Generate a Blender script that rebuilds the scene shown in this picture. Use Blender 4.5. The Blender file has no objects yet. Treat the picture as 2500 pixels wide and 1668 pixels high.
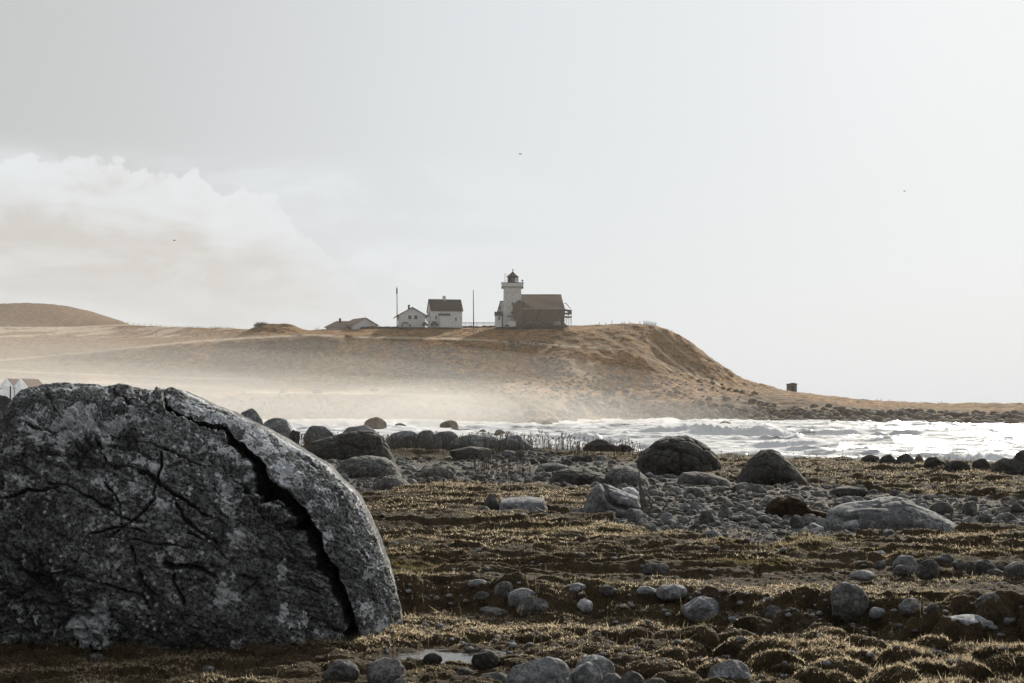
import bpy, math, random
import numpy as np
from mathutils import Vector, Matrix

# ------------------------------------------------------------------ camera
F = 3472.0            # focal length in pixels of a 2500 px wide picture (50 mm)
HZ = 985.0            # row of the horizon in that picture
EYE = 4.0             # eye height above the sea
sc = bpy.context.scene
col = sc.collection
cam_d = bpy.data.cameras.new("camera")
cam = bpy.data.objects.new("camera", cam_d)
col.objects.link(cam)
cam.location = (0, 0, EYE)
cam.rotation_euler = (math.radians(90), 0, 0)
cam_d.lens = 50.0
cam_d.sensor_width = 36.0
cam_d.shift_y = (HZ - 834.0) / 2500.0
cam_d.clip_start = 0.1
cam_d.clip_end = 40000
sc.camera = cam

# ------------------------------------------------------------------ light
SUN_AZ = math.radians(20)      # to the right of the view direction
SUN_EL = math.radians(20)
sdir = Vector((math.sin(SUN_AZ) * math.cos(SUN_EL), math.cos(SUN_AZ) * math.cos(SUN_EL), math.sin(SUN_EL)))
sun_d = bpy.data.lights.new("sun", 'SUN')
sun_d.energy = 5.0
sun_d.angle = math.radians(0.6)
sun_d.color = (1.0, 0.92, 0.79)
sun = bpy.data.objects.new("sun", sun_d)
col.objects.link(sun)
sun.rotation_euler = sdir.to_track_quat('Z', 'Y').to_euler()

sc.view_settings.view_transform = 'Standard'
sc.view_settings.look = 'None'
sc.view_settings.gamma = 1.0
sc.view_settings.exposure = 0.3
sc.render.film_transparent = False
sc.cycles.max_bounces = 6
sc.cycles.transparent_max_bounces = 16
sc.cycles.volume_bounces = 0
sc.cycles.use_denoising = True
sc.cycles.denoising_prefilter = 'ACCURATE'


class NT:
    """small helper to write node trees"""
    def __init__(self, tree):
        self.t = tree
        self.n = tree.nodes
        self.l = tree.links

    def node(self, typ, **kw):
        n = self.n.new(typ)
        for k, v in kw.items():
            if k.startswith('i_'):
                n.inputs[k[2:].replace('_', ' ')].default_value = v
            else:
                setattr(n, k, v)
        return n

    def link(self, a, b):
        self.l.new(a, b)

    def put(self, sock, v):
        if isinstance(v, bpy.types.NodeSocket):
            self.l.new(v, sock)
        else:
            sock.default_value = v

    def math(self, op, a, b=None, c=None, clamp=False):
        n = self.n.new('ShaderNodeMath')
        n.operation = op
        n.use_clamp = clamp
        self.put(n.inputs[0], a)
        if b is not None:
            self.put(n.inputs[1], b)
        if c is not None:
            self.put(n.inputs[2], c)
        return n.outputs[0]

    def ramp(self, v, a, b, smooth=True):
        n = self.n.new('ShaderNodeMapRange')
        n.interpolation_type = 'SMOOTHSTEP' if smooth else 'LINEAR'
        self.put(n.inputs[0], v)
        self.put(n.inputs[1], a)
        self.put(n.inputs[2], b)
        return n.outputs[0]

    def mix(self, f, a, b):
        n = self.n.new('ShaderNodeMix')
        n.data_type = 'RGBA'
        self.put(n.inputs[0], f)
        for i, v in ((6, a), (7, b)):
            if isinstance(v, bpy.types.NodeSocket):
                self.l.new(v, n.inputs[i])
            else:
                n.inputs[i].default_value = (*v[:3], 1)
        return n.outputs[2]

    def noise(self, vec, scale, detail=4, rough=0.55, dist=0.0, out=0):
        n = self.n.new('ShaderNodeTexNoise')
        n.inputs['Scale'].default_value = scale
        n.inputs['Detail'].default_value = detail
        n.inputs['Roughness'].default_value = rough
        n.inputs['Distortion'].default_value = dist
        if vec is not None:
            self.l.new(vec, n.inputs['Vector'])
        return n.outputs[out]

    def scale(self, vec, s):
        n = self.n.new('ShaderNodeMapping')
        n.inputs['Scale'].default_value = s
        self.l.new(vec, n.inputs[0])
        return n.outputs[0]


# ------------------------------------------------------------------ sky
world = bpy.data.worlds.new("World")
sc.world = world
world.use_nodes = True
w = NT(world.node_tree)
w.n.clear()
out = w.node('ShaderNodeOutputWorld')
bg = w.node('ShaderNodeBackground')
w.link(bg.outputs[0], out.inputs[0])
tc = w.node('ShaderNodeTexCoord')
gen = tc.outputs['Generated']
nish = w.node('ShaderNodeTexSky', sky_type='NISHITA', sun_disc=False,
              sun_elevation=SUN_EL, sun_rotation=SUN_AZ, altitude=10,
              air_density=1.0, dust_density=3.0, ozone_density=1.0)
hsv = w.node('ShaderNodeHueSaturation', i_Saturation=0.35, i_Value=0.025)
w.link(nish.outputs[0], hsv.inputs['Color'])
sep = w.node('ShaderNodeSeparateXYZ')
w.link(gen, sep.inputs[0])
az = w.math('ARCTAN2', sep.outputs[0], sep.outputs[1])
el = w.math('ARCSINE', sep.outputs[2])
cmb = w.node('ShaderNodeCombineXYZ')
w.link(az, cmb.inputs[0]); w.link(el, cmb.inputs[1])
ae = cmb.outputs[0]
# clear-sky tone: greyer to the left and away from the sun, pale blue-white to the right
tone = w.ramp(w.math('ADD', az, w.math('MULTIPLY', el, -0.12)), -0.42, 0.02)
skyc = w.mix(tone, (0.55, 0.558, 0.565), (0.700, 0.735, 0.760))
low = w.ramp(el, 0.20, 0.0)
skyc = w.mix(w.math('MULTIPLY', low, 0.5), skyc, (0.76, 0.79, 0.805))
# cumulus bank: its ragged top as a function of azimuth
fc = w.node('ShaderNodeFloatCurve')
w.link(w.ramp(az, -0.50, 0.10, smooth=False), fc.inputs['Value'])
def d_az(px): return math.atan((px - 1250) / F)
def d_el(px, py): return math.atan((HZ - py) / F * math.cos(d_az(px)))
tops = [(-300, 360), (0, 385), (60, 372), (160, 378), (240, 388), (330, 400), (420, 420), (480, 408), (510, 440),
        (545, 480), (600, 478), (670, 486), (700, 520), (735, 560), (790, 600), (850, 660), (930, 760)]
cv = fc.mapping.curves[0]
pts = [((d_az(px) + 0.5) / 0.6, d_el(px, py) / 0.3) for px, py in tops]
cv.points[0].location = (0.0, pts[0][1])
cv.points[1].location = (1.0, 0.0)
for p in pts:
    cv.points.new(*p)
fc.mapping.update()
top = w.math('MULTIPLY', fc.outputs[0], 0.3)
n1 = w.noise(ae, 24, 11, 0.68, 0.3)
n2 = w.noise(ae, 60, 6, 0.6)
puff = w.math('ADD', w.math('MULTIPLY_ADD', n1, 0.050, -0.025), w.math('MULTIPLY_ADD', n2, 0.020, -0.010))
d = w.math('SUBTRACT', w.math('ADD', top, puff), el)
body_n0 = w.noise(w.scale(ae, (9, 20, 1)), 1.0, 6, 0.6, 0.5)
inside = w.ramp(d, 0.0, 0.0035)
rightfade = w.ramp(w.math('ADD', az, w.math('MULTIPLY_ADD', body_n0, 0.16, -0.08)), -0.06, -0.20)
body_n = w.noise(w.scale(ae, (11, 24, 1)), 1.0, 10, 0.66, 0.7)
body = w.mix(w.ramp(body_n, 0.40, 0.66), (0.62, 0.585, 0.545), (0.71, 0.70, 0.685))
rim = w.math('MULTIPLY', w.ramp(d, 0.055, 0.004), w.ramp(body_n, 0.24, 0.50))
body = w.mix(rim, body, (0.775, 0.80, 0.815))
body = w.mix(w.ramp(el, 0.11, 0.035), body, (0.70, 0.70, 0.69))
skyc = w.mix(w.math('MULTIPLY', w.math('MULTIPLY', inside, rightfade), 0.92), skyc, body)
# thin high veil in the middle of the view
veil_n = w.noise(w.scale(ae, (5, 20, 1)), 1.0, 7, 0.6, 0.5)
veil = w.math('MULTIPLY', w.ramp(veil_n, 0.42, 0.72),
              w.math('MULTIPLY', w.ramp(az, 0.08, -0.08), w.math('MULTIPLY', w.ramp(el, 0.18, 0.15), w.ramp(el, 0.0, 0.06))))
skyc = w.mix(w.math('MULTIPLY', veil, 0.9), skyc, (0.79, 0.825, 0.845))
# bright towards the sun, dim behind the viewer
dotn = w.node('ShaderNodeVectorMath', operation='DOT_PRODUCT')
w.link(gen, dotn.inputs[0]); dotn.inputs[1].default_value = sdir
glow = w.ramp(dotn.outputs['Value'], -0.10, 0.66)
lum = w.math('MULTIPLY_ADD', glow, 0.64, 0.36)
mul = w.node('ShaderNodeVectorMath', operation='SCALE')
w.link(skyc, mul.inputs[0]); w.link(lum, mul.inputs['Scale'])
fin = w.mix(0.10, mul.outputs[0], hsv.outputs[0])
w.link(fin, bg.inputs[0])
bg.inputs[1].default_value = 0.91

# ------------------------------------------------------------------ numpy noise
_rs = np.random.RandomState(7)
T3 = _rs.rand(64, 64, 64).astype(np.float32)
T2 = _rs.rand(256, 256).astype(np.float32)
J2 = _rs.rand(256, 256, 3).astype(np.float32)
J3 = _rs.rand(64, 64, 64, 3).astype(np.float32)


def vn3(x, y, z):
    x = np.asarray(x, np.float32); y = np.asarray(y, np.float32); z = np.asarray(z, np.float32)
    ix, iy, iz = np.floor(x).astype(np.int32), np.floor(y).astype(np.int32), np.floor(z).astype(np.int32)
    fx, fy, fz = x - ix, y - iy, z - iz
    fx = fx * fx * (3 - 2 * fx); fy = fy * fy * (3 - 2 * fy); fz = fz * fz * (3 - 2 * fz)
    a, b, c = ix & 63, iy & 63, iz & 63
    a1, b1, c1 = (a + 1) & 63, (b + 1) & 63, (c + 1) & 63
    def L(p, q, t): return p + (q - p) * t
    return L(L(L(T3[a, b, c], T3[a1, b, c], fx), L(T3[a, b1, c], T3[a1, b1, c], fx), fy),
             L(L(T3[a, b, c1], T3[a1, b, c1], fx), L(T3[a, b1, c1], T3[a1, b1, c1], fx), fy), fz)


def vn2(x, y):
    x = np.asarray(x, np.float64); y = np.asarray(y, np.float64)
    ix, iy = np.floor(x).astype(np.int64), np.floor(y).astype(np.int64)
    fx, fy = x - ix, y - iy
    fx = fx * fx * (3 - 2 * fx); fy = fy * fy * (3 - 2 * fy)
    a, b = ix & 255, iy & 255
    a1, b1 = (a + 1) & 255, (b + 1) & 255
    p = T2[a, b] + (T2[a1, b] - T2[a, b]) * fx
    q = T2[a, b1] + (T2[a1, b1] - T2[a, b1]) * fx
    return p + (q - p) * fy


def fbm3(x, y, z, o=4, g=0.5):
    s, a, t = 0, 1.0, 0
    for i in range(o):
        s = s + a * vn3(x + 17.3 * i, y + 5.1 * i, z + 9.7 * i); t += a
        x, y, z = x * 2.03, y * 2.03, z * 2.03; a *= g
    return s / t


def fbm2(x, y, o=4, g=0.5):
    s, a, t = 0, 1.0, 0
    for i in range(o):
        s = s + a * vn2(x + 31.7 * i, y + 11.3 * i); t += a
        x, y = x * 2.03, y * 2.03; a *= g
    return s / t


def worley2(x, y):
    x = np.asarray(x, np.float64); y = np.asarray(y, np.float64)
    ix, iy = np.floor(x).astype(np.int64), np.floor(y).astype(np.int64)
    f1 = np.full(x.shape, 9.0); hid = np.zeros(x.shape)
    for i in (-1, 0, 1):
        for j in (-1, 0, 1):
            c = J2[(ix + i) & 255, (iy + j) & 255]
            dd = np.hypot(ix + i + c[..., 0] - x, iy + j + c[..., 1] - y)
            m = dd < f1
            f1 = np.where(m, dd, f1); hid = np.where(m, c[..., 2], hid)
    return f1, hid


def cellhash(x, y, z):
    ix, iy, iz = np.floor(x).astype(np.int32), np.floor(y).astype(np.int32), np.floor(z).astype(np.int32)
    f1 = np.full(x.shape, 9.0, np.float32); hid = np.zeros(x.shape, np.float32)
    for i in (-1, 0, 1):
        for j in (-1, 0, 1):
            for k in (-1, 0, 1):
                c = J3[(ix + i) & 63, (iy + j) & 63, (iz + k) & 63]
                dd = np.sqrt((ix + i + c[..., 0] - x) ** 2 + (iy + j + c[..., 1] - y) ** 2 + (iz + k + c[..., 2] - z) ** 2)
                m_ = dd < f1; f1 = np.where(m_, dd, f1); hid = np.where(m_, T3[(ix + i) & 63, (iy + j) & 63, (iz + k + 7) & 63], hid)
    return hid


def worley3(x, y, z):
    ix, iy, iz = np.floor(x).astype(np.int32), np.floor(y).astype(np.int32), np.floor(z).astype(np.int32)
    f1 = np.full(x.shape, 9.0, np.float32); f2 = np.full(x.shape, 9.0, np.float32)
    for i in (-1, 0, 1):
        for j in (-1, 0, 1):
            for k in (-1, 0, 1):
                c = J3[(ix + i) & 63, (iy + j) & 63, (iz + k) & 63]
                dd = np.sqrt((ix + i + c[..., 0] - x) ** 2 + (iy + j + c[..., 1] - y) ** 2 + (iz + k + c[..., 2] - z) ** 2)
                f2 = np.minimum(f2, np.maximum(f1, dd)); f1 = np.minimum(f1, dd)
    return f1, f2


def ss(a, b, x):
    t = np.clip((x - a) / (b - a), 0, 1)
    return t * t * (3 - 2 * t)


def polydist(px, py, pts):
    best = np.full(np.shape(px), 1e9)
    for (x0, y0), (x1, y1) in zip(pts[:-1], pts[1:]):
        dx, dy = x1 - x0, y1 - y0
        t = np.clip(((px - x0) * dx + (py - y0) * dy) / (dx * dx + dy * dy), 0, 1)
        best = np.minimum(best, np.hypot(px - x0 - t * dx, py - y0 - t * dy))
    return best


# ------------------------------------------------------------------ object helpers
def new_mesh(name, V, faces_idx, loop_total, mat=None, smooth=True, parent=None, attrs=None):
    """V (n,3); faces_idx flat loop indices; loop_total per face"""
    me = bpy.data.meshes.new(name)
    V = np.ascontiguousarray(V, np.float32)
    me.vertices.add(len(V)); me.vertices.foreach_set('co', V.ravel())
    faces_idx = np.ascontiguousarray(faces_idx, np.int32).ravel()
    lt = np.ascontiguousarray(loop_total, np.int32)
    me.loops.add(len(faces_idx)); me.loops.foreach_set('vertex_index', faces_idx)
    me.polygons.add(len(lt))
    me.polygons.foreach_set('loop_start', np.concatenate([[0], np.cumsum(lt)[:-1]]).astype(np.int32))
    me.polygons.foreach_set('loop_total', lt)
    me.polygons.foreach_set('use_smooth', np.full(len(lt), smooth, bool))
    for k, a in (attrs or {}).items():
        at = me.attributes.new(k, 'FLOAT', 'POINT')
        at.data.foreach_set('value', np.ascontiguousarray(a, np.float32).ravel())
    me.update(calc_edges=True)
    me.validate()
    if mat: me.materials.append(mat)
    o = bpy.data.objects.new(name, me)
    col.objects.link(o)
    if parent: o.parent = parent
    return o


def grid_faces(nr, nc, wrap=False):
    r = np.arange(nr - 1)[:, None]; c = np.arange(nc if wrap else nc - 1)[None, :]
    c1 = (c + 1) % nc
    return np.stack([r * nc + c, r * nc + c1, (r + 1) * nc + c1, (r + 1) * nc + c], -1).reshape(-1, 4)


def tag(o, label=None, cat=None, group=None, kind=None):
    if label: o['label'] = label
    if cat: o['category'] = cat
    if group: o['group'] = group
    if kind: o['kind'] = kind
    return o


def empty(name, loc, rz=0, label=None, cat=None, group=None):
    o = bpy.data.objects.new(name, None); col.objects.link(o)
    o.location = loc; o.rotation_euler = (0, 0, rz); o.empty_display_size = 0.3
    return tag(o, label, cat, group)


class MB:
    def __init__(self): self.v = []; self.f = []
    def add(self, vs, fs):
        n = len(self.v); self.v += [tuple(map(float, p)) for p in vs]
        self.f += [[n + i for i in f] for f in fs]; return self
    def box(self, x0, x1, y0, y1, z0, z1):
        return self.add([(x0, y0, z0), (x1, y0, z0), (x1, y1, z0), (x0, y1, z0), (x0, y0, z1), (x1, y0, z1), (x1, y1, z1), (x0, y1, z1)],
                        [(0, 3, 2, 1), (4, 5, 6, 7), (0, 1, 5, 4), (1, 2, 6, 5), (2, 3, 7, 6), (3, 0, 4, 7)])
    def bar(self, a, b, r, n=6, r2=None):
        a, b = Vector(a), Vector(b); r2 = r if r2 is None else r2
        dd = (b - a).normalized(); u = dd.orthogonal().normalized(); q = dd.cross(u)
        vs = [a + (u * math.cos(6.2832 * k / n) + q * math.sin(6.2832 * k / n)) * r for k in range(n)]
        vs += [b + (u * math.cos(6.2832 * k / n) + q * math.sin(6.2832 * k / n)) * r2 for k in range(n)]
        fs = [(k, (k + 1) % n, n + (k + 1) % n, n + k) for k in range(n)] + [tuple(range(n))[::-1], tuple(range(n, 2 * n))]
        return self.add(vs, fs)
    def prism_y(self, prof, y0, y1):
        n = len(prof)
        vs = [(x, y0, z) for x, z in prof] + [(x, y1, z) for x, z in prof]
        fs = [(k, (k + 1) % n, n + (k + 1) % n, n + k) for k in range(n)] + [tuple(range(n))[::-1], tuple(range(n, 2 * n))]
        return self.add(vs, fs)
    def prism_x(self, prof, x0, x1):
        n = len(prof)
        vs = [(x0, y, z) for y, z in prof] + [(x1, y, z) for y, z in prof]
        fs = [(k, (k + 1) % n, n + (k + 1) % n, n + k) for k in range(n)] + [tuple(range(n))[::-1], tuple(range(n, 2 * n))]
        return self.add(vs, fs)
    def lathe(self, prof, cx=0, cy=0, n=16, ph=0):
        vs = []; fs = []
        for r, z in prof:
            vs += [(cx + r * math.cos(6.28318 * k / n + ph), cy + r * math.sin(6.28318 * k / n + ph), z) for k in range(n)]
        for i in range(len(prof) - 1):
            for k in range(n):
                fs.append((i * n + k, i * n + (k + 1) % n, (i + 1) * n + (k + 1) % n, (i + 1) * n + k))
        fs += [tuple(range(n))[::-1], tuple(range((len(prof) - 1) * n, len(prof) * n))]
        return self.add(vs, fs)
    def build(self, name, mat, parent=None, smooth=False):
        idx = [i for f in self.f for i in f]
        o = new_mesh(name, np.array(self.v), idx, [len(f) for f in self.f], mat, smooth, parent)
        import bmesh
        bm = bmesh.new(); bm.from_mesh(o.data)
        bmesh.ops.recalc_face_normals(bm, faces=bm.faces); bm.to_mesh(o.data); bm.free()
        return o


def batch(tv, tf, M, off):
    """N copies of a template: tv (t,3), tf list of equal-length faces, M (N,3,3), off (N,3)"""
    V = np.einsum('nij,tj->nti', M, tv) + off[:, None, :]
    tf = np.array(tf)
    Fc = tf[None] + (np.arange(len(off)) * len(tv))[:, None, None]
    return V.reshape(-1, 3), Fc.reshape(-1, tf.shape[1])


_ico = {}
def ico(level):
    if level not in _ico:
        import bmesh
        bm = bmesh.new(); bmesh.ops.create_icosphere(bm, subdivisions=level, radius=1)
        V = np.array([v.co[:] for v in bm.verts]); Fc = np.array([[v.index for v in f.verts] for f in bm.faces])
        bm.free(); _ico[level] = (V, Fc)
    return _ico[level]


# ------------------------------------------------------------------ materials
def mat(name):
    m = bpy.data.materials.new(name); m.use_nodes = True
    t = NT(m.node_tree); t.n.clear()
    o = t.node('ShaderNodeOutputMaterial')
    return m, t, o


def bsdf(t, colr, rough=0.9, spec=0.3, normal=None):
    b = t.node('ShaderNodeBsdfPrincipled')
    t.put(b.inputs['Base Color'], colr if isinstance(colr, bpy.types.NodeSocket) else (*colr, 1))
    t.put(b.inputs['Roughness'], rough)
    b.inputs['Specular IOR Level'].default_value = spec
    if normal is not None: t.link(normal, b.inputs['Normal'])
    return b


def bump(t, h, strength=1.0, dist=0.02):
    b = t.node('ShaderNodeBump'); b.inputs['Strength'].default_value = strength; b.inputs['Distance'].default_value = dist
    t.link(h, b.inputs['Height']); return b.outputs[0]


def simple(name, c, rough=0.8, var=0.25, scale=6.0, spec=0.3, bmp=0.0):
    m, t, o = mat(name)
    pos = t.node('ShaderNodeNewGeometry').outputs['Position']
    n = t.noise(pos, scale, 6, 0.65)
    a = tuple(min(1, x * (1 - var)) for x in c); b2 = tuple(min(1, x * (1 + var)) for x in c)
    cc = t.mix(t.ramp(n, 0.3, 0.7), a, b2)
    nn = bump(t, n, 0.6, bmp) if bmp else None
    t.link(bsdf(t, cc, rough, spec, nn).outputs[0], o.inputs[0])
    return m


def rock_material(name, dark, light, lichen=0.35, fine=18.0, licol=(0.42, 0.45, 0.48), attr=False, dist=0.012):
    m, t, o = mat(name)
    pos = t.node('ShaderNodeNewGeometry').outputs['Position']
    a = t.noise(pos, fine, 8, 0.80)
    b = t.noise(pos, fine * 5, 3, 0.8)
    big = t.noise(pos, fine / 9.0, 5, 0.62)
    mm = t.math('ADD', t.math('MULTIPLY', a, 0.62), t.math('MULTIPLY', b, 0.38))
    c = t.mix(t.ramp(mm, 0.44, 0.59), dark, light)
    c = t.mix(t.math('MULTIPLY', t.ramp(big, 0.60, 0.36), 0.6), c, tuple(x * 0.45 for x in dark))
    l1 = t.noise(pos, fine / 5.0, 9, 0.74, 0.5)
    lo = 0.70 - 0.22 * lichen
    lf = t.ramp(l1, lo, lo + 0.07)
    sp = t.noise(pos, fine * 1.4, 2, 0.5)
    lf = t.math('MAXIMUM', lf, t.math('MULTIPLY', t.ramp(sp, 0.74 - 0.05 * lichen, 0.77 - 0.05 * lichen), 0.8))
    lf = t.math('MULTIPLY', lf, t.ramp(mm, 0.40, 0.54))
    if attr:
        at = t.node('ShaderNodeAttribute', attribute_name='lichen')
        fn = t.noise(pos, 46, 5, 0.75)
        lf2 = t.ramp(t.math('ADD', t.math('MULTIPLY', at.outputs['Fac'], 0.42), t.math('MULTIPLY', fn, 0.95)), 0.80, 0.88)
        lf = t.math('MAXIMUM', t.math('MULTIPLY', lf, 0.8), lf2)
        cr = t.node('ShaderNodeAttribute', attribute_name='crack')
        c = t.mix(t.math('MULTIPLY', cr.outputs['Fac'], 0.4), c, (0.02, 0.019, 0.017))
    c = t.mix(lf, c, licol)
    h = t.math('ADD', t.math('MULTIPLY', mm, 1.0), t.math('MULTIPLY', l1, 0.5))
    t.link(bsdf(t, c, 0.92, 0.25, bump(t, h, 1.0, dist)).outputs[0], o.inputs[0])
    return m


M = {}
M['boulder'] = rock_material('boulder_rock', (0.026, 0.027, 0.027), (0.52, 0.54, 0.55), 0.35, 36, (0.76, 0.79, 0.83), attr=True, dist=0.02)
M['dark'] = rock_material('dark_rock', (0.035, 0.033, 0.029), (0.13, 0.125, 0.115), 0.15, 9, (0.36, 0.37, 0.36))
M['mid'] = rock_material('grey_rock', (0.07, 0.07, 0.067), (0.28, 0.28, 0.275), 0.35, 12, (0.42, 0.43, 0.44))
M['pale'] = rock_material('pale_rock', (0.14, 0.145, 0.15), (0.42, 0.43, 0.45), 0.6, 14, (0.55, 0.57, 0.60))
M['white'] = rock_material('white_rock', (0.22, 0.23, 0.24), (0.62, 0.65, 0.68), 0.8, 12, (0.70, 0.72, 0.75))
M['tan'] = rock_material('tan_rock', (0.13, 0.105, 0.08), (0.36, 0.30, 0.24), 0.1, 6, (0.45, 0.42, 0.38))
M['scree'] = rock_material('scree_rock', (0.15, 0.12, 0.09), (0.42, 0.36, 0.28), 0.1, 4, (0.6, 0.56, 0.5))
M['peat'] = simple('peat', (0.045, 0.030, 0.018), 0.95, 0.5, 14, 0.1, 0.03)
M['wood'] = simple('weathered_wood', (0.15, 0.135, 0.12), 0.85, 0.5, 30, 0.2, 0.01)
M['stalk'] = simple('dry_stalk', (0.11, 0.078, 0.058), 0.9, 0.4, 20)
M['post'] = simple('post_wood', (0.07, 0.06, 0.05), 0.9, 0.3, 10)
M['palepost'] = simple('pale_post_wood', (0.55, 0.52, 0.47), 0.9, 0.2, 10)
M['wire'] = simple('wire', (0.10, 0.095, 0.09), 0.6, 0.1, 10)
M['whitewall'] = simple('white_wall', (0.82, 0.84, 0.86), 0.85, 0.12, 2.2)
M['greywall'] = simple('tower_render', (0.70, 0.71, 0.71), 0.9, 0.18, 2.0)
M['roofbrown'] = simple('brown_roof_tiles', (0.075, 0.058, 0.042), 0.9, 0.35, 3.0)
M['roofgrey'] = simple('grey_roof', (0.28, 0.22, 0.17), 0.9, 0.25, 3.0)
M['net'] = simple('scaffold_net', (0.20, 0.155, 0.115), 0.95, 0.3, 3.5)
M['lantern'] = simple('lantern_metal', (0.05, 0.022, 0.014), 0.6, 0.2, 3)
M['black'] = simple('black_metal', (0.02, 0.02, 0.02), 0.5, 0.1, 3)
M['redroof'] = simple('red_brown_roof', (0.115, 0.078, 0.066), 0.9, 0.25, 4)
M['brick'] = simple('brick', (0.10, 0.055, 0.035), 0.9, 0.3, 6)
M['stone'] = simple('stone_wall', (0.10, 0.075, 0.05), 0.95, 0.5, 2.5)
M['bush'] = simple('bush', (0.06, 0.045, 0.026), 0.95, 0.5, 2.0)
M['winpane'] = simple('window_glass', (0.06, 0.06, 0.06), 0.15, 0.1, 2, 0.6)
M['carwhite'] = simple('white_car_paint', (0.6, 0.62, 0.64), 0.3, 0.05, 2, 0.5)
M['cardark'] = simple('dark_car_paint', (0.04, 0.035, 0.03), 0.35, 0.1, 2, 0.5)
M['gull'] = simple('dark_feathers', (0.05, 0.045, 0.04), 0.8, 0.1, 2)

# ------------------------------------------------------------------ ground shape
LIP = ([-700, 600, 1200, 1500, 1900, 2500, 3200], [63, 61, 58, 53, 50.5, 45, 42])          # sea-side edge of the turf
BANK = ([-700, 950, 1140, 1310, 1680, 1850, 2020, 2190, 2300, 2470, 3200],
        [11.9, 11.76, 11.8, 11.57, 11.3, 10.74, 10.75, 10.65, 10.22, 10.22, 10.0])


def ground_base(x, y):
    x = np.asarray(x, float); y = np.asarray(y, float)
    r = np.hypot(x, y)
    px = np.clip(1250 + F * x / np.maximum(y, 0.5), -700, 3200)
    px = np.where(y < 0.5, np.where(x < 0, -700, 3200), px)
    yy = np.where(y > 0.6 * r, y, r)
    lip = np.interp(px, *LIP)
    drop = np.interp(yy, [0, 9, 13, 20, 26, 34, 42, 48], [1.47, 1.47, 1.47, 1.47, 1.52, 1.60, 1.73, 1.84])
    bank = np.interp(px, *BANK) + 0.30 * (fbm2(x * 1.1 + 4, x * 0 + 2, 3) - 0.5)
    drop = drop + 0.20 * (1 - ss(bank - 0.50, bank, yy))
    # hollow behind the shingle ridge on the left
    drop = drop + 0.20 * ss(60, 900, px) * (1 - ss(1350, 1600, px)) * ss(36, 42, yy) * (1 - ss(lip - 6, lip - 3.5, yy))
    drop = drop + 0.15 * ss(1500, 2000, px) * ss(33, 43, yy)
    drop = np.where(yy > lip, 1.85 + 0.15 * ss(1500, 2000, px) + np.interp(yy - lip, [0, 1.5, 6, 12, 30, 200, 9000], [0, .15, 1.3, 2.3, 3.6, 7, 9]), np.minimum(drop, 2.2))
    return EYE - drop


# hand-drawn zones of bare stones, in photograph columns and rows
COB = [(640, 1100), (900, 1118), (1100, 1122), (1290, 1100), (1420, 1118), (1560, 1128), (1640, 1148), (1800, 1178), (1990, 1180), (2150, 1200),
       (2320, 1218), (2510, 1222), (2510, 1290), (2360, 1292), (2200, 1300), (2100, 1302), (1960, 1330), (1880, 1350), (1780, 1340),
       (1680, 1312), (1560, 1294), (1440, 1284), (1560, 1250), (1440, 1204), (1330, 1196), (1190, 1194), (1100, 1180), (900, 1212), (760, 1200)]


def inpoly(px, py, poly):
    inside = np.zeros(np.shape(px), bool)
    n = len(poly)
    for i in range(n):
        x0, y0 = poly[i]; x1, y1 = poly[(i + 1) % n]
        if y0 == y1: continue
        c = ((y0 > py) != (y1 > py)) & (px < (x1 - x0) * (py - y0) / (y1 - y0) + x0)
        inside ^= c
    return inside


def proj(x, y, z):
    y = np.maximum(y, 0.3)
    return 1250 + F * x / y, HZ - F * (z - EYE) / y


def cobmask(x, y, z):
    px, py = proj(x, y, z)
    wob = (fbm2(x * 0.9 + 3, y * 0.5, 3) - 0.5)
    return inpoly(px + wob * 90, py + wob * 26, COB).astype(float) * (y > 3)


def hum_params(px, y):
    """hummock height and cell size"""
    right = ss(1350, 1750, px)
    near = 1 - ss(10.2, 11.2, y)
    amp = near * (0.07 + 0.09 * right)
    cell = np.where(near > 0.5, 0.25, 0.6)
    midz = ss(11.6, 12.2, y) * (1 - ss(19, 24, y))
    amp = amp + midz * 0.045
    far = ss(20, 25, y)
    amp = amp + far * (0.04 + 0.11 * ss(1600, 1850, px))
    cell = np.where(y > 22, 0.62, cell)
    cell = np.where((y <= 22) & (near <= 0.5), 0.42, cell)
    return amp, cell


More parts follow.
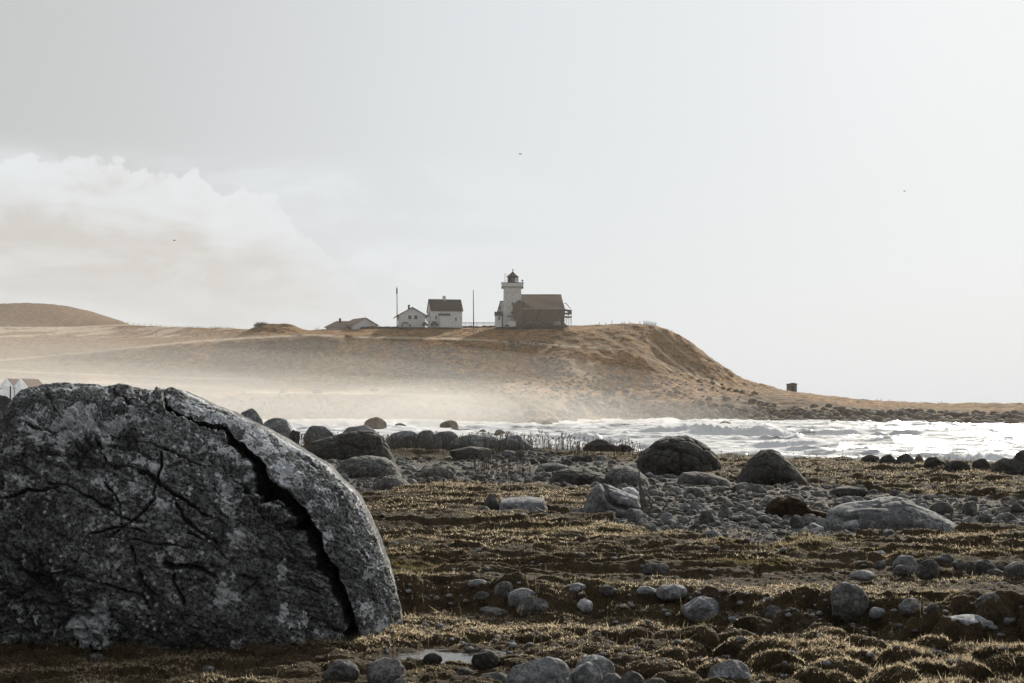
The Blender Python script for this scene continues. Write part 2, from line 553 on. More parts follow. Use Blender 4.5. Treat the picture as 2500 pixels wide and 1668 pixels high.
def ground_full(x, y, want=False):
    z = ground_base(x, y)
    y2 = np.maximum(y, 0.5)
    px = np.clip(1250 + F * x / y2, -700, 3200)
    r = np.hypot(x, y)
    amp, cell = hum_params(px, y2)
    land = (1 - ss(0.3, 1.2, EYE - 1.2 - z - 0.8)) * np.where(r < 100, 1, 0)
    wx = x + 0.25 * (fbm2(x * 1.3 + 9, y * 1.3, 3) - 0.5); wy = y + 0.25 * (fbm2(x * 1.3, y * 1.3 + 40, 3) - 0.5)
    f0 = np.zeros_like(z); 
    for cz in (0.25, 0.42, 0.62):
        mm = cell == cz
        if mm.any():
            f, hid = worley2(wx[mm] / cz / 1.15, wy[mm] / cz / 0.9)
            f0[mm] = np.sqrt(np.clip(1 - (f / (0.55 + 0.22 * hid)) ** 2, 0, 1)) * (0.35 + 0.8 * hid)
    cob = cobmask(x, y, z)
    h = amp * (f0 - 0.4) * (1 - cob)
    # long low swells of the turf, ridges lying across the view
    h = h + 0.11 * (fbm2(x * 0.35 + 5, y * 0.75 + 2, 3) - 0.5) * ss(5, 9, r)
    rd = 1 - np.abs(2 * fbm2(x * 0.55 + 70, y * 1.9 + 8, 4) - 1)
    h = h + 0.15 * (rd ** 2.5 - 0.45) * ss(11.6, 12.6, y2) * (1 - cob)
    h = h + 0.05 * (fbm2(x * 3.1, y * 3.1, 4) - 0.5)
    h = h + 0.045 * (fbm2(x * 15, y * 15, 4, 0.65) - 0.5) * (1 - cob)
    bankn = np.interp(px, *BANK)
    bk = ss(bankn - 1.0, bankn - 0.4, y2) * (1 - ss(bankn, bankn + 0.1, y2))
    h = h + 0.22 * (fbm2(x * 3.2, y * 4 + 3, 4) - 0.5) * bk
    h = h + 0.03 * cob * (fbm2(x * 8, y * 8, 3) - 0.5)
    # puddle hollow beside the big boulder
    pud = np.exp(-((x + 0.46) / 0.50) ** 2 - ((y - 9.47) / 0.22) ** 2)
    h = h * (1 - 0.8 * pud) - 0.05 * pud
    z = z + h * land
    if want:
        return z, cob, f0, bk, h
    return z


def ground_Y(px, py):
    ys = np.linspace(7.5, 75, 2700)
    xs = (px - 1250) / F * ys
    rows = HZ - F * (ground_base(xs, ys) - EYE) / ys
    lip = np.interp(px, *LIP)
    ok = np.where((rows <= py) & (ys < lip + 0.3))[0]
    return float(ys[ok[0]]) if len(ok) else float(lip + 0.3)


def polar_sheet(rad, ang):
    A, R = np.meshgrid(ang, rad)
    return R * np.sin(A), R * np.cos(A)


ang = np.concatenate([np.radians(np.linspace(-37, -23, 160)[:-1]), np.radians(np.linspace(-23, 23, 1120)), np.radians(np.linspace(23, 37, 160)[1:]), np.radians(np.linspace(38.5, 321.5, 50))])
rad = np.concatenate([np.geomspace(0.6, 7.4, 12)[:-1], np.geomspace(7.4, 13.5, 430)[:-1], np.geomspace(13.5, 66, 560)[:-1], np.geomspace(66, 20000, 40)])
gx, gy = polar_sheet(rad, ang)
gz, gcob, ghum, gbk, _gh = ground_full(gx.ravel(), gy.ravel(), True)
GV = np.stack([gx.ravel(), gy.ravel(), gz], 1)
pxv, pyv = proj(GV[:, 0], GV[:, 1], GV[:, 2])
green = np.exp(-((pyv - 1378) / 26) ** 2) * 0.8 + 0.25 * np.exp(-((pyv - 1330) / 60) ** 2)

m, t, o = mat('turf')
pos = t.node('ShaderNodeNewGeometry').outputs['Position']
a1 = t.noise(pos, 9, 8, 0.72); a2 = t.noise(pos, 60, 4, 0.7); a3 = t.noise(pos, 1.1, 4, 0.6)
mixn = t.math('ADD', t.math('MULTIPLY', a1, 0.5), t.math('MULTIPLY', a2, 0.5))
soil = t.mix(t.ramp(mixn, 0.36, 0.64), (0.014, 0.010, 0.006), (0.10, 0.072, 0.040))
soil = t.mix(t.math('MULTIPLY', t.ramp(a3, 0.45, 0.65), 0.4), soil, (0.060, 0.050, 0.020))
gr = t.mix(t.ramp(mixn, 0.35, 0.65), (0.025, 0.023, 0.02), (0.16, 0.155, 0.145))
cobA = t.node('ShaderNodeAttribute', attribute_name='stony').outputs['Fac']
cc = t.mix(cobA, soil, gr)
t.link(bsdf(t, cc, 0.95, 0.1, bump(t, mixn, 1.0, 0.03)).outputs[0], o.inputs[0])
M['turf'] = m
n0 = len(GV)
gf = grid_faces(len(rad), len(ang), wrap=True)
ground = new_mesh('ground', np.vstack([GV, [[0, 0, float(gz[0])]]]),
                  np.concatenate([gf.ravel(), np.stack([np.full(len(ang), n0), (np.arange(len(ang)) + 1) % len(ang), np.arange(len(ang))], 1).ravel()]),
                  np.concatenate([np.full(len(gf), 4), np.full(len(ang), 3)]), M['turf'],
                  attrs={'stony': np.concatenate([gcob, [0]])})
tag(ground, 'rough coastal turf with hummocks running down to the sea', kind='structure')

# ------------------------------------------------------------------ sea
SHORE = ([-700, 900, 1000, 1117, 1250, 1334, 1385, 1430, 1560, 1800, 2000, 2500, 3200],
         [330, 312, 308, 302, 280, 262, 300, 340, 345, 318, 300, 286, 280])


def sea_h(x, y):
    h = np.zeros_like(x)
    # swell running in towards the shore
    for k, (lx, ly, am, sh) in enumerate([(38, 17, 0.55, 3.1), (15, 7.5, 0.62, 1.3), (7, 4.0, 0.40, 7.7)]):
        n = fbm2(x / lx + sh * 3, y / ly + sh + 0.25 * x / lx, 2)
        h = h + am * (1 - np.abs(2 * n - 1)) ** 3.2
    h = h + 0.24 * (fbm2(x / 3.0 + 50, y / 1.2 + 9, 3) - 0.5) + 0.12 * (fbm2(x / 0.9, y / 0.4, 3) - 0.5)
    return h - h.mean()


BRK = [  # breaking waves: centre column, row, half length in px, height m, depth half-thickness m
    (1760, 1062, 200, 0.95, 3.4, -0.030), (1415, 1078, 58, 0.9, 2.6, -0.10), (2330, 1137, 150, 0.7, 1.8, 0.01),
    (1240, 1052, 120, 0.35, 2.5, 0.0), (2150, 1060, 160, 0.5, 2.6, 0.02), (990, 1036, 90, 0.6, 3, 0.0), (1950, 1092, 140, .42, 1.8, .02)]
ang = np.concatenate([np.radians(np.linspace(-37, -23, 160)[:-1]), np.radians(np.linspace(-23, 23, 1120)), np.radians(np.linspace(23, 37, 160)[1:]), np.radians(np.linspace(38.5, 321.5, 50))])
rad = np.concatenate([[30.0], np.geomspace(52, 380, 640), np.geomspace(390, 30000, 46)])
sx, sy = polar_sheet(rad, ang); sx = sx.ravel(); sy = sy.ravel()
sr = np.hypot(sx, sy)
sz = sea_h(sx, sy) * (1 - ss(400, 900, sr)) * ss(50, 60, sr)
spx = 1250 + F * sx / np.maximum(sy, 1)
foam = np.zeros_like(sz)
wobx = (fbm2(sx * 0.35, sy * 0.35, 4) - 0.5)
for (bx, by, hl, hh, th, tilt) in BRK:
    Y0 = EYE * F / (by - HZ)
    yc = Y0 + tilt * (spx - bx) + 2.2 * (fbm2(spx / 60.0, spx * 0 + by, 2) - 0.5)
    along = np.clip(1 - ((spx - bx) / hl) ** 2, 0, 1) ** 0.6 * (sy > 20)
    dy = sy - yc
    prof = np.where(dy < 0, np.exp(-(dy / (0.45 * th)) ** 2), np.exp(-(dy / (1.3 * th)) ** 2))
    lump = 0.45 + 0.9 * fbm2(spx / 9.0, sy * 0.9, 5, 0.65)
    sz += hh * along * prof * lump
    foam = np.maximum(foam, along * np.where(dy < 0.5 * th, np.exp(-((dy + 0.5 * th) / (0.9 * th)) ** 2), 0) * 1.35)
shy = np.interp(np.clip(spx, -700, 3200), *SHORE)
foam = np.maximum(foam, 0.85 * np.exp(-((sy - shy) / 9.0) ** 2) * (sy > 20))
foam = np.maximum(foam, 0.75 * np.exp(-((sy - shy + 22) / 14.0) ** 2) * ss(1500, 1100, spx) * (sy > 20))
foam = np.clip(foam + 0.25 * ss(1300, 900, spx) * (sy > 80) + 0.52, 0, 1.5)  # foam added over all open water paints it white in place of sun glitter
m, t, o = mat('sea_water')
pos = t.node('ShaderNodeNewGeometry').outputs['Position']
fA = t.node('ShaderNodeAttribute', attribute_name='foam').outputs['Fac']
w1 = t.noise(t.scale(pos, (0.55, 1.3, 1)), 1.0, 7, 0.66, 0.6); w2 = t.noise(t.scale(pos, (0.30, 0.42, 1)), 1.0, 8, 0.72, 0.6)
fm = t.ramp(t.math('ADD', t.math('MULTIPLY_ADD', fA, 0.60, -0.02), t.math('MULTIPLY', w2, 0.72)), 0.52, 0.68)
wat = bsdf(t, (0.045, 0.043, 0.034), 0.22, 0.25, bump(t, w1, 0.6, 0.18))
fo = bsdf(t, (0.92, 0.93, 0.95), 0.9, 0.1, bump(t, w1, 0.5, 0.12))
ft = t.node('ShaderNodeBsdfTranslucent'); ft.inputs[0].default_value = (0.86, 0.88, 0.92, 1)
fx = t.node('ShaderNodeMixShader'); fx.inputs[0].default_value = 0.15
t.link(fo.outputs[0], fx.inputs[1]); t.link(ft.outputs[0], fx.inputs[2])
ms = t.node('ShaderNodeMixShader')
t.link(fm, ms.inputs[0]); t.link(wat.outputs[0], ms.inputs[1]); t.link(fx.outputs[0], ms.inputs[2]); t.link(ms.outputs[0], o.inputs[0])
M['sea'] = m
sea = new_mesh('sea_water', np.stack([sx, sy, sz], 1), grid_faces(len(rad), len(ang), True).ravel(),
               np.full((len(rad) - 1) * len(ang), 4), M['sea'], attrs={'foam': foam})
tag(sea, 'choppy bright sea with foam and breaking waves', kind='structure')

# ------------------------------------------------------------------ headland
def Zof(py, Y): return EYE + (HZ - py) / F * Y
PX = np.array([-700, -100, 0, 100, 200, 300, 450, 600, 700, 760, 850, 950, 1100, 1200, 1300, 1400, 1500, 1560, 1620, 1650, 1700, 1750, 1800, 1850, 1930, 2000, 2100, 2200, 2300, 2500, 3200])
def I(pts): return np.interp(PX, [p[0] for p in pts], [p[1] for p in pts])
ys_ = np.interp(PX, *SHORE)
f2y = ys_ + I([(-700, 30), (900, 30), (1300, 60), (1450, 20), (2500, 22)])
f2p = I([(-700, 990), (300, 985), (640, 972), (900, 967), (1150, 972), (1400, 975), (1560, 985), (1700, 990), (1930, 1005), (2200, 1012), (2500, 1015)])
f3y = I([(-700, 372), (1400, 372), (1560, 385), (1700, 378), (1900, 362), (2500, 335)])
f3p = I([(-700, 925), (0, 925), (300, 932), (600, 938), (1000, 937), (1400, 932), (1560, 938), (1700, 948), (1800, 958), (1930, 968), (2100, 990), (2300, 1003), (2500, 1008)])
f4y = I([(-700, 470), (100, 440), (250, 410), (450, 398), (1560, 400), (1620, 410), (1700, 405), (1900, 380), (2500, 350)])
f4p = I([(-700, 872), (100, 870), (250, 857), (450, 837), (600, 826), (760, 817), (850, 823), (1000, 825), (1150, 829), (1300, 839), (1500, 853), (1560, 856),
         (1620, 880), (1700, 915), (1800, 944), (1930, 958), (2100, 979), (2300, 995), (2500, 1002)])
f5y = I([(-700, 560), (300, 560), (600, 440), (700, 430), (1560, 430), (1700, 425), (1900, 395), (2500, 365)])
f5p = I([(-700, 824), (0, 824), (300, 824), (450, 822), (600, 813), (700, 808), (760, 806), (850, 802), (950, 800), (1100, 799), (1200, 797), (1300, 792), (1400, 790),
         (1500, 788.5), (1560, 788.5), (1620, 795), (1650, 806), (1700, 842), (1750, 882), (1800, 917), (1850, 940), (1930, 955), (2000, 964), (2100, 975), (2200, 980), (2300, 983.5), (2500, 983), (3200, 982.5)])
f6y = f5y + I([(-700, 90), (300, 90), (600, 60), (700, 30), (3200, 20)])
f6p = I([(-700, 800), (0, 800), (150, 801), (300, 793), (450, 796), (600, 800), (700, 803), (3200, 803)])
z5 = Zof(f5p, f5y)
f6z = np.where(PX < 650, Zof(f6p, f6y), z5 - I([(-700, 0), (600, 0), (700, 0.2), (1560, 0.2), (1700, 2.5), (3200, 2.2)]))
f7y = f6y + 150
f7p = I([(-700, 770), (-100, 745), (0, 741), (40, 738), (100, 739), (150, 744), (190, 751), (250, 768), (290, 782), (320, 790), (360, 800), (700, 810)])
PX2 = PX
f7z = np.where(PX < 340, Zof(np.interp(PX, [-700, -100, 0, 100, 200, 300], [780, 745, 741, 739, 753, 786]), f7y), f6z - 6)
f7z = np.where(PX > 1600, -3, f7z)
f8y = f7y + 250; f8z = np.full(len(PX), -6.0)
rowsY = np.stack([ys_ - 30, ys_, f2y, f3y, f4y, f5y, f6y, f7y, f8y])
rowsZ = np.stack([np.full(len(PX), -2.5), np.full(len(PX), 0.0), Zof(f2p, f2y), Zof(f3p, f3y), Zof(f4p, f4y), z5, f6z, f7z, f8z])
cols = np.concatenate([np.linspace(-2600, -320, 40), np.linspace(-300, 2800, 1250), np.linspace(2820, 4600, 30)])
nr = 560
tt = np.concatenate([np.linspace(0, 0.62, 430)[:-1], np.linspace(0.62, 1, nr - 429)])
HX = np.zeros((nr, len(cols))); HY = np.zeros_like(HX); HZZ = np.zeros_like(HX)
far_px = [-700, -100, 0, 40, 100, 150, 190, 250, 290, 320, 345]
far_py = [775, 747, 741, 738, 739, 744, 751, 768, 782, 790, 800]
for j, c in enumerate(cols):
    cc_ = np.clip(c, -700, 3200)
    ry = np.array([np.interp(cc_, PX, rowsY[k]) for k in range(9)]); rz = np.array([np.interp(cc_, PX, rowsZ[k]) for k in range(9)])
    if cc_ < 345:
        rz[7] = Zof(np.interp(cc_, far_px, far_py), ry[7])
    Yv = ry[0] + (ry[8] - ry[0]) * tt ** 1.15
    # smooth interpolation through the feature lines
    zz = np.interp(Yv, ry, rz)
    for it in range(2):
        zz = (np.interp(Yv - 2.2, ry, rz) + np.interp(Yv + 2.2, ry, rz) + zz) / 3 if it == 0 else zz
    HY[:, j] = Yv; HX[:, j] = (c - 1250) / F * Yv; HZZ[:, j] = zz
for _ in range(4):
    ks = (-7, -4, -2, 0, 2, 4, 7) if _ else (-15, -10, -5, 0, 5, 10, 15)
    for A_ in (HZZ, HY):
        A_[:, 45:-35] = np.mean([A_[:, 45 + k:A_.shape[1] - 35 + k] for k in ks], 0)
HX = (cols[None] - 1250) / F * HY
hpx = np.broadcast_to(cols[None], HX.shape)
_, hpy = proj(HX, HY, HZZ)
# dune on the left, old gun mound, ravine
def bumpmap(cx, cy, sx_, sy_, h): return h * np.exp(-np.abs((hpx - cx) / sx_) ** 2.4 - np.abs((HY - cy) / sy_) ** 2.2)
HZZ = HZZ + bumpmap(135, 352, 42, 12, 2.6) + bumpmap(195, 356, 48, 14, 3.6) + bumpmap(260, 365, 60, 16, 1.0)
HZZ = HZZ + 2.7 * np.exp(-np.abs((hpx - 665) / 66) ** 4 - np.abs((HY - 424) / 10) ** 2.2)
HZZ = HZZ + bumpmap(1325, 418, 80, 6, 1.1)
_, hpy = proj(HX, HY, HZZ)
ravd = polydist(hpx, hpy, [(850, 824), (790, 862), (740, 882), (680, 908)])
onslope = (HY > f3y.min() - 12) & (HY < 402)
HZZ = HZZ - 1.6 * np.exp(-(ravd / 7) ** 2) * onslope
# tussocks, rocks, small relief
land = ss(0.0, 1.0, HZZ)
tus = fbm2(HX / 2.6, HY / 2.6, 4) - 0.5
HZZ = HZZ + (0.5 * (fbm2(HX / 14, HY / 14, 3) - 0.5) + 0.8 * tus) * land
rk_w, rk_h = worley2(HX / 2.1, HY / 2.1)
rocky = ss(0.1, 0.8, HZZ) * (1 - ss(-6, 10, HY - np.interp(np.clip(hpx, -700, 3200), PX, f2y)))
HZZ = HZZ + rocky * (1.15 * np.sqrt(np.clip(1 - (rk_w / (0.45 + 0.3 * rk_h)) ** 2, 0, 1)) * rk_h ** 1.5)
face = ss(-4, 2, HY - np.interp(np.clip(hpx, -700, 3200), PX, f3y)) * (1 - ss(-3, 1, HY - np.interp(np.clip(hpx, -700, 3200), PX, f4y)))
# gullies on the seaward end
gul = fbm2(hpx / 10.0 + HY * 0.30, HY / 60.0, 3) - 0.5
HZZ = HZZ + 0.9 * gul * ss(1600, 1660, hpx) * (1 - ss(1850, 1930, hpx)) * ss(2, 8, HZZ)
HZZ = np.where(HY > np.interp(np.clip(hpx, -700, 3200), PX, f8y) - 1, -6, HZZ)
_, hpy2 = proj(HX, HY, HZZ)
def line(pts, wd): return np.exp(-(polydist(hpx, hpy2, pts) / wd) ** 2)
road = np.maximum.reduce([
    line([(0, 880), (250, 857), (450, 836), (600, 825.5), (760, 817.5), (870, 823.5), (1000, 825), (1150, 829)], 2.1),
    line([(1150, 829), (1300, 839), (1400, 846), (1500, 853)], 1.8),
    line([(600, 957), (800, 960), (950, 962), (1150, 971)], 3.0) * 1.0,
    line([(0, 905), (200, 914), (420, 922), (640, 928)], 2.5) * 0.9,
    line([(0, 930), (200, 932), (500, 945), (650, 955)], 4) * 0.9,
    line([(130, 802), (260, 795), (360, 792)], 1.3),
    line([(1580, 831), (1605, 850), (1640, 880), (1680, 908), (1705, 922)], 2.6),
    line([(1600, 800), (1620, 818), (1660, 855), (1700, 882)], 1.4) * 0.8,
    line([(1665, 884), (1720, 920), (1760, 942)], 1.8) * 0.9,
    line([(1575, 872), (1620, 890), (1660, 920)], 1.2) * 0.7,
    line([(1680, 968), (1740, 972), (1820, 978)], 1.0) * 0.6])
plain = (hpx < 640) & (hpy2 > 798) & (hpy2 < 824) & (HY > 470)
drypale = np.where(plain, ss(0.42, 0.60, fbm2(HX / 9, HY / 22, 4)), 0) * 0.8
field = (1 - ss(180, 420, hpx)) * ss(820, 830, hpy2) * 0.35
slab = np.exp(-((hpx - 1412) / 50) ** 4 - ((hpy2 - 896 - (hpx - 1412) * 0.35) / 27) ** 4) * 0.38 * (1 - (hpy2 > 940))
dark = ss(500, 560, hpx) * (1 - ss(-4, 0, hpx - (850 - (hpy2 - 824) * 2.02))) * face * 0.7
dark = np.maximum(dark, 0.9 * ss(1650, 1850, hpx) * ss(4, 14, hpy2 - np.interp(hpx, [1600, 1930, 2100, 2500], [950, 960, 985, 996])))
dark = np.maximum(dark, 0.55 * (hpx < 360) * ss(640, 660, HY))
m, t, o = mat('headland')
pos = t.node('ShaderNodeNewGeometry').outputs['Position']
h1 = t.noise(pos, 0.5, 8, 0.75); h2 = t.noise(pos, 2.4, 6, 0.8); h3 = t.noise(pos, 0.06, 4, 0.6)
hm = t.math('ADD', t.math('MULTIPLY', h1, 0.45), t.math('MULTIPLY', h2, 0.55))
c = t.mix(t.ramp(hm, 0.43, 0.58), (0.055, 0.029, 0.009), (0.52, 0.285, 0.110))
c = t.mix(t.math('MULTIPLY', t.ramp(h3, 0.42, 0.62), 0.35), c, (0.15, 0.11, 0.05))
for an, cl, k in (('darkveg', (0.030, 0.022, 0.012), 0.75), ('pale', (0.62, 0.52, 0.38), 1.0), ('rocky', (0.17, 0.145, 0.12), 0.6), ('lawn', (0.30, 0.25, 0.17), 0.8)):
    a = t.node('ShaderNodeAttribute', attribute_name=an).outputs['Fac']
    c = t.mix(t.math('MULTIPLY', a, t.math('MULTIPLY_ADD', t.ramp(hm, 0.35, 0.6), 0.6 * k, 0.4 * k)), c, cl)
t.link(bsdf(t, c, 0.95, 0.1, bump(t, hm, 1.0, 0.35)).outputs[0], o.inputs[0])
M['headland'] = m
hill = new_mesh('hill', np.stack([HX, HY, HZZ], -1).reshape(-1, 3), grid_faces(nr, len(cols)).ravel(), np.full((nr - 1) * (len(cols) - 1), 4), M['headland'],
                attrs={'pale': np.clip(road + drypale + slab, 0, 1), 'darkveg': dark, 'rocky': rocky, 'lawn': field})
tag(hill, 'brown grassy headland carrying the lighthouse', kind='structure')
_hc = cols


def hill_at(px, Y):
    j = int(np.argmin(np.abs(cols - px)))
    return float(np.interp(Y, HY[:, j], HZZ[:, j]))


def hill_hit(px, py):
    """first point of the headland under a given picture column and row"""
    j = int(np.argmin(np.abs(cols - px)))
    rows = HZ - F * (HZZ[:, j] - EYE) / HY[:, j]
    k = np.where((rows <= py) & (HZZ[:, j] > 0.1))[0]
    k = k[0] if len(k) else int(np.argmin(rows))
    return (px - 1250) / F * HY[k, j], HY[k, j], HZZ[k, j]


def crest(px, ymin=395, ymax=470):
    j = int(np.argmin(np.abs(cols - px)))
    mk = (HY[:, j] > ymin) & (HY[:, j] < ymax)
    rows = np.where(mk, HZ - F * (HZZ[:, j] - EYE) / HY[:, j], 1e9)
    k = int(np.argmin(rows)); return (px - 1250) / F * HY[k, j], HY[k, j], HZZ[k, j]


HAZE_D = 0.00020
# ------------------------------------------------------------------ rocks
def rock_shape(V, seed, rough=0.19, cuts=7, tall=1.0):
    rs = np.random.RandomState(seed)
    s = rs.rand(3) * 50
    P = V.copy()
    for _ in range(cuts):
        n = rs.normal(size=3); n /= np.linalg.norm(n)
        if n[2] < -0.3: n[2] *= -1
        dcut = rs.uniform(0.72, 0.93)
        q = P @ n
        P = P - np.clip(q - dcut, 0, 1)[:, None] * 0.80 * n
    r = 1 + rough * 2 * (fbm3(V[:, 0] * 1.1 + s[0], V[:, 1] * 1.1 + s[1], V[:, 2] * 1.1 + s[2], 3) - 0.5)
    r = r + rough * 0.35 * (fbm3(V[:, 0] * 4.5 + s[0], V[:, 1] * 4.5 + s[1], V[:, 2] * 4.5 + s[2], 4) - 0.5)
    return P * r[:, None]


def fit(P):
    lo, hi = P.min(0), P.max(0)
    return (P - (lo + hi) / 2) / ((hi - lo) / 2)


def poly_rock(name, poly, Yc, depth, matn, label, cat='boulder', lvl=6, seed=1, rough=0.035, cracks=(), group=None, centre=None, power=0.85):
    """boulder whose front outline is given in picture pixels at distance Yc; real thickness `depth` each way"""
    V, Fc = ico(lvl)
    pts = np.array(poly, float)
    cx, cy = centre if centre else (pts[:, 0].mean(), pts[:, 1].mean())
    th = np.arctan2(-(pts[:, 1] - cy), pts[:, 0] - cx); rr = np.hypot(pts[:, 0] - cx, pts[:, 1] - cy)
    # densify outline
    q = []
    for i in range(len(pts)):
        a, b = pts[i], pts[(i + 1) % len(pts)]
        for k in range(8): q.append(a + (b - a) * k / 8)
    q = np.array(q)
    th = np.arctan2(-(q[:, 1] - cy), q[:, 0] - cx); rr = np.hypot(q[:, 0] - cx, q[:, 1] - cy)
    o_ = np.argsort(th); th = th[o_]; rr = rr[o_]
    th = np.concatenate([th - 2 * np.pi, th, th + 2 * np.pi]); rr = np.tile(rr, 3)
    a = np.arctan2(V[:, 2], V[:, 0]); s = np.hypot(V[:, 0], V[:, 2])
    R = np.interp(a, th, rr)
    sp = Yc / F
    X = (cx - 1250) * sp + s * R * np.cos(a) * sp
    Z = EYE + (HZ - cy) * sp + s * R * np.sin(a) * sp
    Y = Yc + np.sign(V[:, 1]) * np.abs(V[:, 1]) ** power * depth
    P = np.stack([X, Y, Z], 1)
    size = R.mean() * sp
    rs = np.random.RandomState(seed); o3 = rs.rand(3) * 40
    g = P / size
    dsp = rough * size * 2 * (fbm3(g[:, 0] * 1.7 + o3[0], g[:, 1] * 1.7, g[:, 2] * 2.2, 3) - 0.5) * (0.3 + 0.7 * np.abs(V[:, 1]))
    dsp = dsp + rough * size * 0.7 * (fbm3(g[:, 0] * 8 + o3[0], g[:, 1] * 8, g[:, 2] * 8 + o3[1], 4) - 0.5)
    ppx, ppy = 1250 + F * P[:, 0] / P[:, 1], HZ - F * (P[:, 2] - EYE) / P[:, 1]
    crk = np.zeros(len(P))
    q1, q2 = worley3(g[:, 0] * 1.5 + 0.5 * g[:, 2] + o3[0] + dsp / size * 6, g[:, 1] * 1.5 + o3[1], g[:, 2] * 2.2 + o3[2])
    dsp = dsp - rough * size * 1.1 * np.exp(-((q2 - q1) / 0.07) ** 2) - rough * size * 0.9 * (q1 - 0.5)
    rr3 = 1 - np.abs(2 * fbm3(g[:, 0] * 4 + o3[1], g[:, 1] * 4, g[:, 2] * 6 + o3[0], 4, 0.6) - 1)
    dsp = dsp + rough * size * 0.7 * (rr3 - 0.7)
    for (cp, wd, dp) in cracks:
        dd = np.exp(-(polydist(ppx, ppy, cp) / wd) ** 2) * (V[:, 1] < 0)
        dsp = dsp - dp * dd; crk = np.maximum(crk, dd)
    nrm = V.copy(); nrm[:, 1] *= 1.5; nrm /= np.linalg.norm(nrm, axis=1)[:, None]
    P = P + nrm * dsp[:, None]
    base = P.mean(0)
    ob = new_mesh(name, P - base, Fc.ravel(), np.full(len(Fc), 3), M[matn], attrs={'crack': crk, 'lichen': crk * 0})
    ob.location = base
    return tag(ob, label, cat, group)


def row_rock(name, x0, x1, top, base, tone, label, seed, cat='boulder', group=None, Y=None, lvl=5, sunk=0.35, lean=0.0):
    cxp = (x0 + x1) / 2
    Yf = ground_Y(cxp, base) if Y is None else Y
    wm = (x1 - x0) * Yf / F / 2
    ry = wm * random.Random(seed).uniform(0.65, 0.95)
    bnk = float(np.interp(cxp, *BANK))
    onbank = Y is None and bnk - 0.75 < Yf < bnk + 0.12
    if Y is None and Yf > 52 and cxp < 1320: tone = 'pale' if tone == 'mid' else tone
    Yc = Yf + ry * (0.15 if onbank else 0.75)
    if Y is None and Yf > 42 and cxp < 1300 and base < 1104:
        x0, x1 = x0 - 0.12 * (x1 - x0), x1 + 0.12 * (x1 - x0)
    rx = (x1 - x0) / 2 * Yc / F
    ztop = EYE + (HZ - top) / F * Yc
    X = (cxp - 1250) / F * Yc
    zb = float(ground_base(np.array([X]), np.array([Yc]))[0]) if Y is None else 0.0
    hv = max(ztop - zb, 0.3 * rx, (base - top) * 0.92 * Yc / F if Yf < 30 else 0)
    rz = hv * (1 + sunk) / 2
    V, Fc = ico(lvl)
    P = fit(rock_shape(V, seed))
    P = P * [rx * 1.02, ry, rz]
    P[:, 0] += lean * P[:, 2]
    ob = new_mesh(name, P, Fc.ravel(), np.full(len(Fc), 3), M[tone])
    ob.location = (X, Yc, ztop - rz)
    OCC.append((X, Yc, max(rx, ry)))
    return tag(ob, label, cat, group)


OCC = []   # occupied discs (x, y, r)

